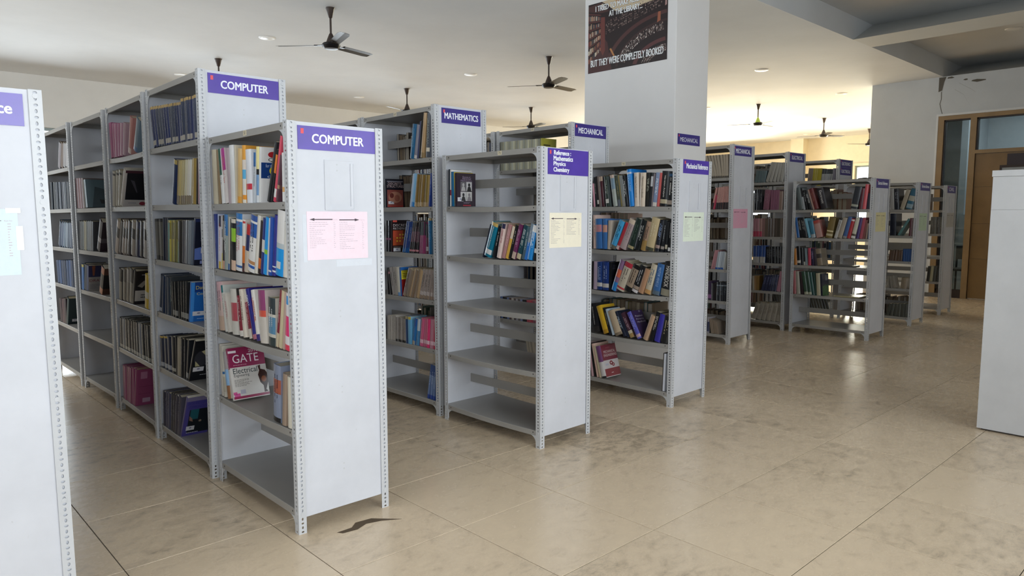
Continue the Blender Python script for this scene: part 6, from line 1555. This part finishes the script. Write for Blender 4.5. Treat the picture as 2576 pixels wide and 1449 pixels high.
for n in 'abc':
    for k in range(6): back_row('T29' + n, k, .05, .87, .2, .28, MIX + BRN, seed=70 + k + ord(n), front=True); back_row('T29' + n, k, .05, .6, .2, .27, MIX, seed=90 + k + ord(n))
tag(STUFF_C.build('books', 'book_cover', fix=False), 'small closely packed books on the farther and deeper shelves', 'books', kind='stuff')
tag(STUFF_P.build('page_blocks', 'page_stack', bpy.data.objects['books'], fix=False), kind='stuff')

# ------------------------------------------------------------------ lying books
def flat_book(lab, rack, comp, x, s, z, rz, t, h, d, c, pc='cdbf9f'):
    r_ = empty('book', lab, 'book', group='books lying flat'); zb = (ZT if rack[0] == 'T' else ZS)[comp + 1]
    cm, b, bul = book_cover(t, h, d, hx(c), [], None, True, random.Random(3))
    r_.matrix_world = RM[rack] @ Matrix.Translation((x, s, zb + z + t / 2)) @ Matrix.Rotation(R(rz), 4, 'Z') @ Matrix.Rotation(R(-90), 4, 'X')
    cm.build('cover', 'book_cover', r_); pages(t, h, d, b, True, hx(pc)).build('page_block', 'page_stack', r_)
flat_book('magazine lying flat alone on the third shelf of the Electrical Reference bookshelf', 'S130', 2, .05, .20, .001, 4, .012, .29, .21, '4c4a48')
flat_book('pale report lying flat beside the green leaf book, Electrical Reference bookshelf', 'S130', 3, .03, .12, .001, 0, .016, .29, .21, 'a89c78')
# white board leaning against the near post of the Mechanical Reference rack
r_ = empty('framed_board', 'thin white framed board standing by the right post, bottom shelf, Mechanical Reference bookshelf', 'board')
r_.matrix_world = RM['S90'] @ Matrix.Translation((.012, .075, ZS[5] + .003)) @ Matrix.Rotation(R(1.5), 4, 'X')
MB().box((0, -.008, 0), (.2, .008, .285), hx('d6d8e2')).build('sheet', 'print', r_); mb = MB()
mb.box((-.004, .008, 0), (.2, .014, .29), hx('4a4440')); mb.build('backing', 'print', r_)
# carrier bag of odds and ends on top of the Electronics Reference rack
bg = empty('cloth_bundle', 'small dark brown bundle lying on top of the Electronics Reference bookshelf', 'bundle'); bg.matrix_world = RM['S150'] @ Matrix.Translation((.2, .70, ZS[0]))
mb = MB(); q = random.Random(4); prof = [(.10, .0), (.145, .02), (.14, .05), (.09, .075), (.03, .085)]; mb.lathe(prof, 14)
mb.v = [(x * (1 + q.uniform(-.12, .12)), y * 1.25 * (1 + q.uniform(-.12, .12)), max(0, z * (1 + q.uniform(-.15, .15)))) for x, y, z in mb.v]; mb.build('bundle', 'bag_brown', bg, smooth=True)

# ------------------------------------------------------------------ tape and paper scraps on the nearest end panels
s30 = [o for o in bpy.data.objects if o.get('label', '').startswith('short white steel bookshelf cut')][0]
s50 = [o for o in bpy.data.objects if o.get('label', '').startswith('short grey steel bookshelf with violet')][0]
for x0, x1, z0, z1 in ((.352, .392, 1.434, 1.450), (.376, .395, 1.315, 1.392), (.300, .338, 1.437, 1.452)): MB().box((x0, PO - .0022, z0), (x1, PO - .0003, z1)).build('tape_strip', 'tape', s30)
MB().box((.062, PO - .0006, 1.222), (.081, PO, 1.43), hx('cfd2d8')).build('paper_scrap', 'print', s50); MB().box((.222, PO - .0006, 1.196), (.408, PO, 1.226), hx('d3d5db')).build('paper_scrap', 'print', s50)

# ------------------------------------------------------------------ steel cabinet at the right edge
cb = empty('steel_cabinet', 'plain white steel cabinet cut off by the right frame edge', 'cabinet', (5.440, 1.265, 0))
MB().box((0, -.92, .012), (.46, 0, 1.455)).build('body', 'cabinet_enamel', cb); MB().box((.0003, -.9197, 1.456), (.4597, -.0003, 1.6655)).build('upper_panel', 'cabinet_enamel', cb)
MB().box((-.006, -.924, 1.667), (.464, .004, 1.706)).build('top_rim', 'cabinet_enamel', cb)
MB().box((.02, -.90, 0), (.44, -.02, .012)).build('plinth', 'frame_dark', cb)

# ------------------------------------------------------------------ ceiling fans
def fan_meshes():
    m = {}
    m['canopy'] = MB().lathe([(.012, -.115), (.022, -.105), (.045, -.02), (.056, 0)], 20).mesh('canopy', 'fan_brown', smooth=True)
    m['rod'] = MB().lathe([(.0115, -.30), (.0115, -.10)], 12).mesh('rod', 'fan_brown', smooth=True)
    for nm, mt in (('cone', 'fan_brown'), ('cone_g', 'fan_green')): m[nm] = MB().lathe([(.052, -.385), (.054, -.375), (.040, -.335), (.022, -.290), (.012, -.275)], 20).mesh('motor_cover', mt, smooth=True)
    m['motor'] = MB().lathe([(.03, -.455), (.075, -.448), (.098, -.425), (.104, -.405), (.09, -.388), (.05, -.380)], 24).mesh('motor', 'fan_black', smooth=True)
    mb = MB(); z = -.41; n = 7; top = []
    for k in range(n + 1):
        t = k / n; x = .15 + .47 * t; w = .055 + .012 * t; w = w if k < n else .050; tw = .20 - .05 * t
        top.append((x, w, tw))
    for sgn in (0, 1):
        for x, w, tw in top: mb.v += [(x, -w, z + w * math.sin(tw) - .002 * sgn), (x, 0, z + .004 - .002 * sgn), (x, w, z - w * math.sin(tw) - .002 * sgn)]
    s = 3 * (n + 1)
    for k in range(n):
        for j in range(2):
            a = 3 * k + j; mb.f += [(a, a + 1, a + 4, a + 3), (s + a, s + a + 3, s + a + 4, s + a + 1)]
        mb.f += [(3 * k, 3 * k + 3, s + 3 * k + 3, s + 3 * k), (3 * k + 2, s + 3 * k + 2, s + 3 * k + 5, 3 * k + 5)]
    mb.f += [(0, s, s + 1, 1), (1, s + 1, s + 2, 2), (3 * n, 3 * n + 1, s + 3 * n + 1, s + 3 * n), (3 * n + 1, 3 * n + 2, s + 3 * n + 2, s + 3 * n + 1)]
    mb.c = [(1, 1, 1)] * len(mb.f)
    mb.box((.07, -.03, -.412), (.19, .03, -.407))
    m['blade'] = mb.mesh('blade', 'fan_black')
    return m
FM = fan_meshes()
FANS = [(4.215, 7.47, 14, 'nearest ceiling fan, black with brown rod, above the tall COMPUTER bookshelf', 0), (7.83, 7.53, 5, 'black ceiling fan hanging just left of the white column', 0), (4.31, 10.98, 20, 'ceiling fan whose brown canopy shows above the tall COMPUTER bookshelf', 0),
        (7.83, 11.16, 83, 'ceiling fan seen above the left of the MATHEMATICS bookshelf', 0), (11.146, 11.247, 11, 'ceiling fan seen above the top shelf of pale journals', 0), (14.37, 7.67, 115, 'ceiling fan with a yellow-green motor cover', 1), (17.6, 7.67, 97, 'ceiling fan in the bright far hall, right of the green one', 0), (20.7, 7.763, 141, 'farthest ceiling fan, cut off by the white wall edge', 0)]
for x, y, a, lab, g_ in FANS:
    f = empty('ceiling_fan', lab, 'ceiling fan', (x, y, HC), 'ceiling fans')
    put('canopy', FM['canopy'], f); put('rod', FM['rod'], f); put('motor_cover', FM['cone_g' if g_ else 'cone'], f); put('motor', FM['motor'], f)
    for k in range(3): put('blade', FM['blade'], f, (0, 0, 0), R(a + 120 * k))

# ------------------------------------------------------------------ recessed ceiling lights
RING = MB().lathe([(.098, -.012), (.105, -.006), (.108, 0)], 28).mesh('trim_ring', 'plastic_white', smooth=True); DIF = MB().lathe([(.07, -.016), (.082, -.0121)], 28).mesh('diffuser', 'lamp_diffuser', smooth=True)
for x, y, z, lab in ((4.288, 9.259, HC, 'round recessed ceiling light beside the nearest fan'), (4.313, 12.584, HC, 'round recessed ceiling light peeking over the tall COMPUTER bookshelf'), (7.682, 12.583, HC, 'small round ceiling light left of the MATHEMATICS fan'), (7.832, 9.328, HC, 'round recessed ceiling light between the two nearest fans'),
                     (11.048, 5.861, HC, 'round ceiling light just right of the white column'), (14.293, 5.913, HC, 'round ceiling light above the right-hand fans'), (20.778, 9.527, HC, 'farthest round ceiling light in the bright hall'), (13.999, 8.699, HC, 'round ceiling light half hidden by the column edge'), (12.37, 2.746, 4.05, 'round ceiling light inside the right coffer')):
    l = empty('ceiling_light', lab, 'ceiling light', (x, y, z), 'recessed ceiling lights'); put('trim_ring', RING, l); put('diffuser', DIF, l)
# stain of dried leaf on the floor under the front rack's panel
mb = MB(); q = random.Random(9)
lf = [on_ for on_ in ((1.545, 2.80), (1.62, 2.80), (1.66, 2.835), (1.74, 2.825), (1.84, 2.72), (1.76, 2.77), (1.69, 2.79), (1.63, 2.765), (1.56, 2.775))]
mb.prism([(x, y, .0004) for x, y in lf], (0, 0, .0006)); tag(mb.build('dried_leaf', 'dry_leaf'), 'dried brown leaf scrap on the floor under the front COMPUTER end panel', 'leaf')
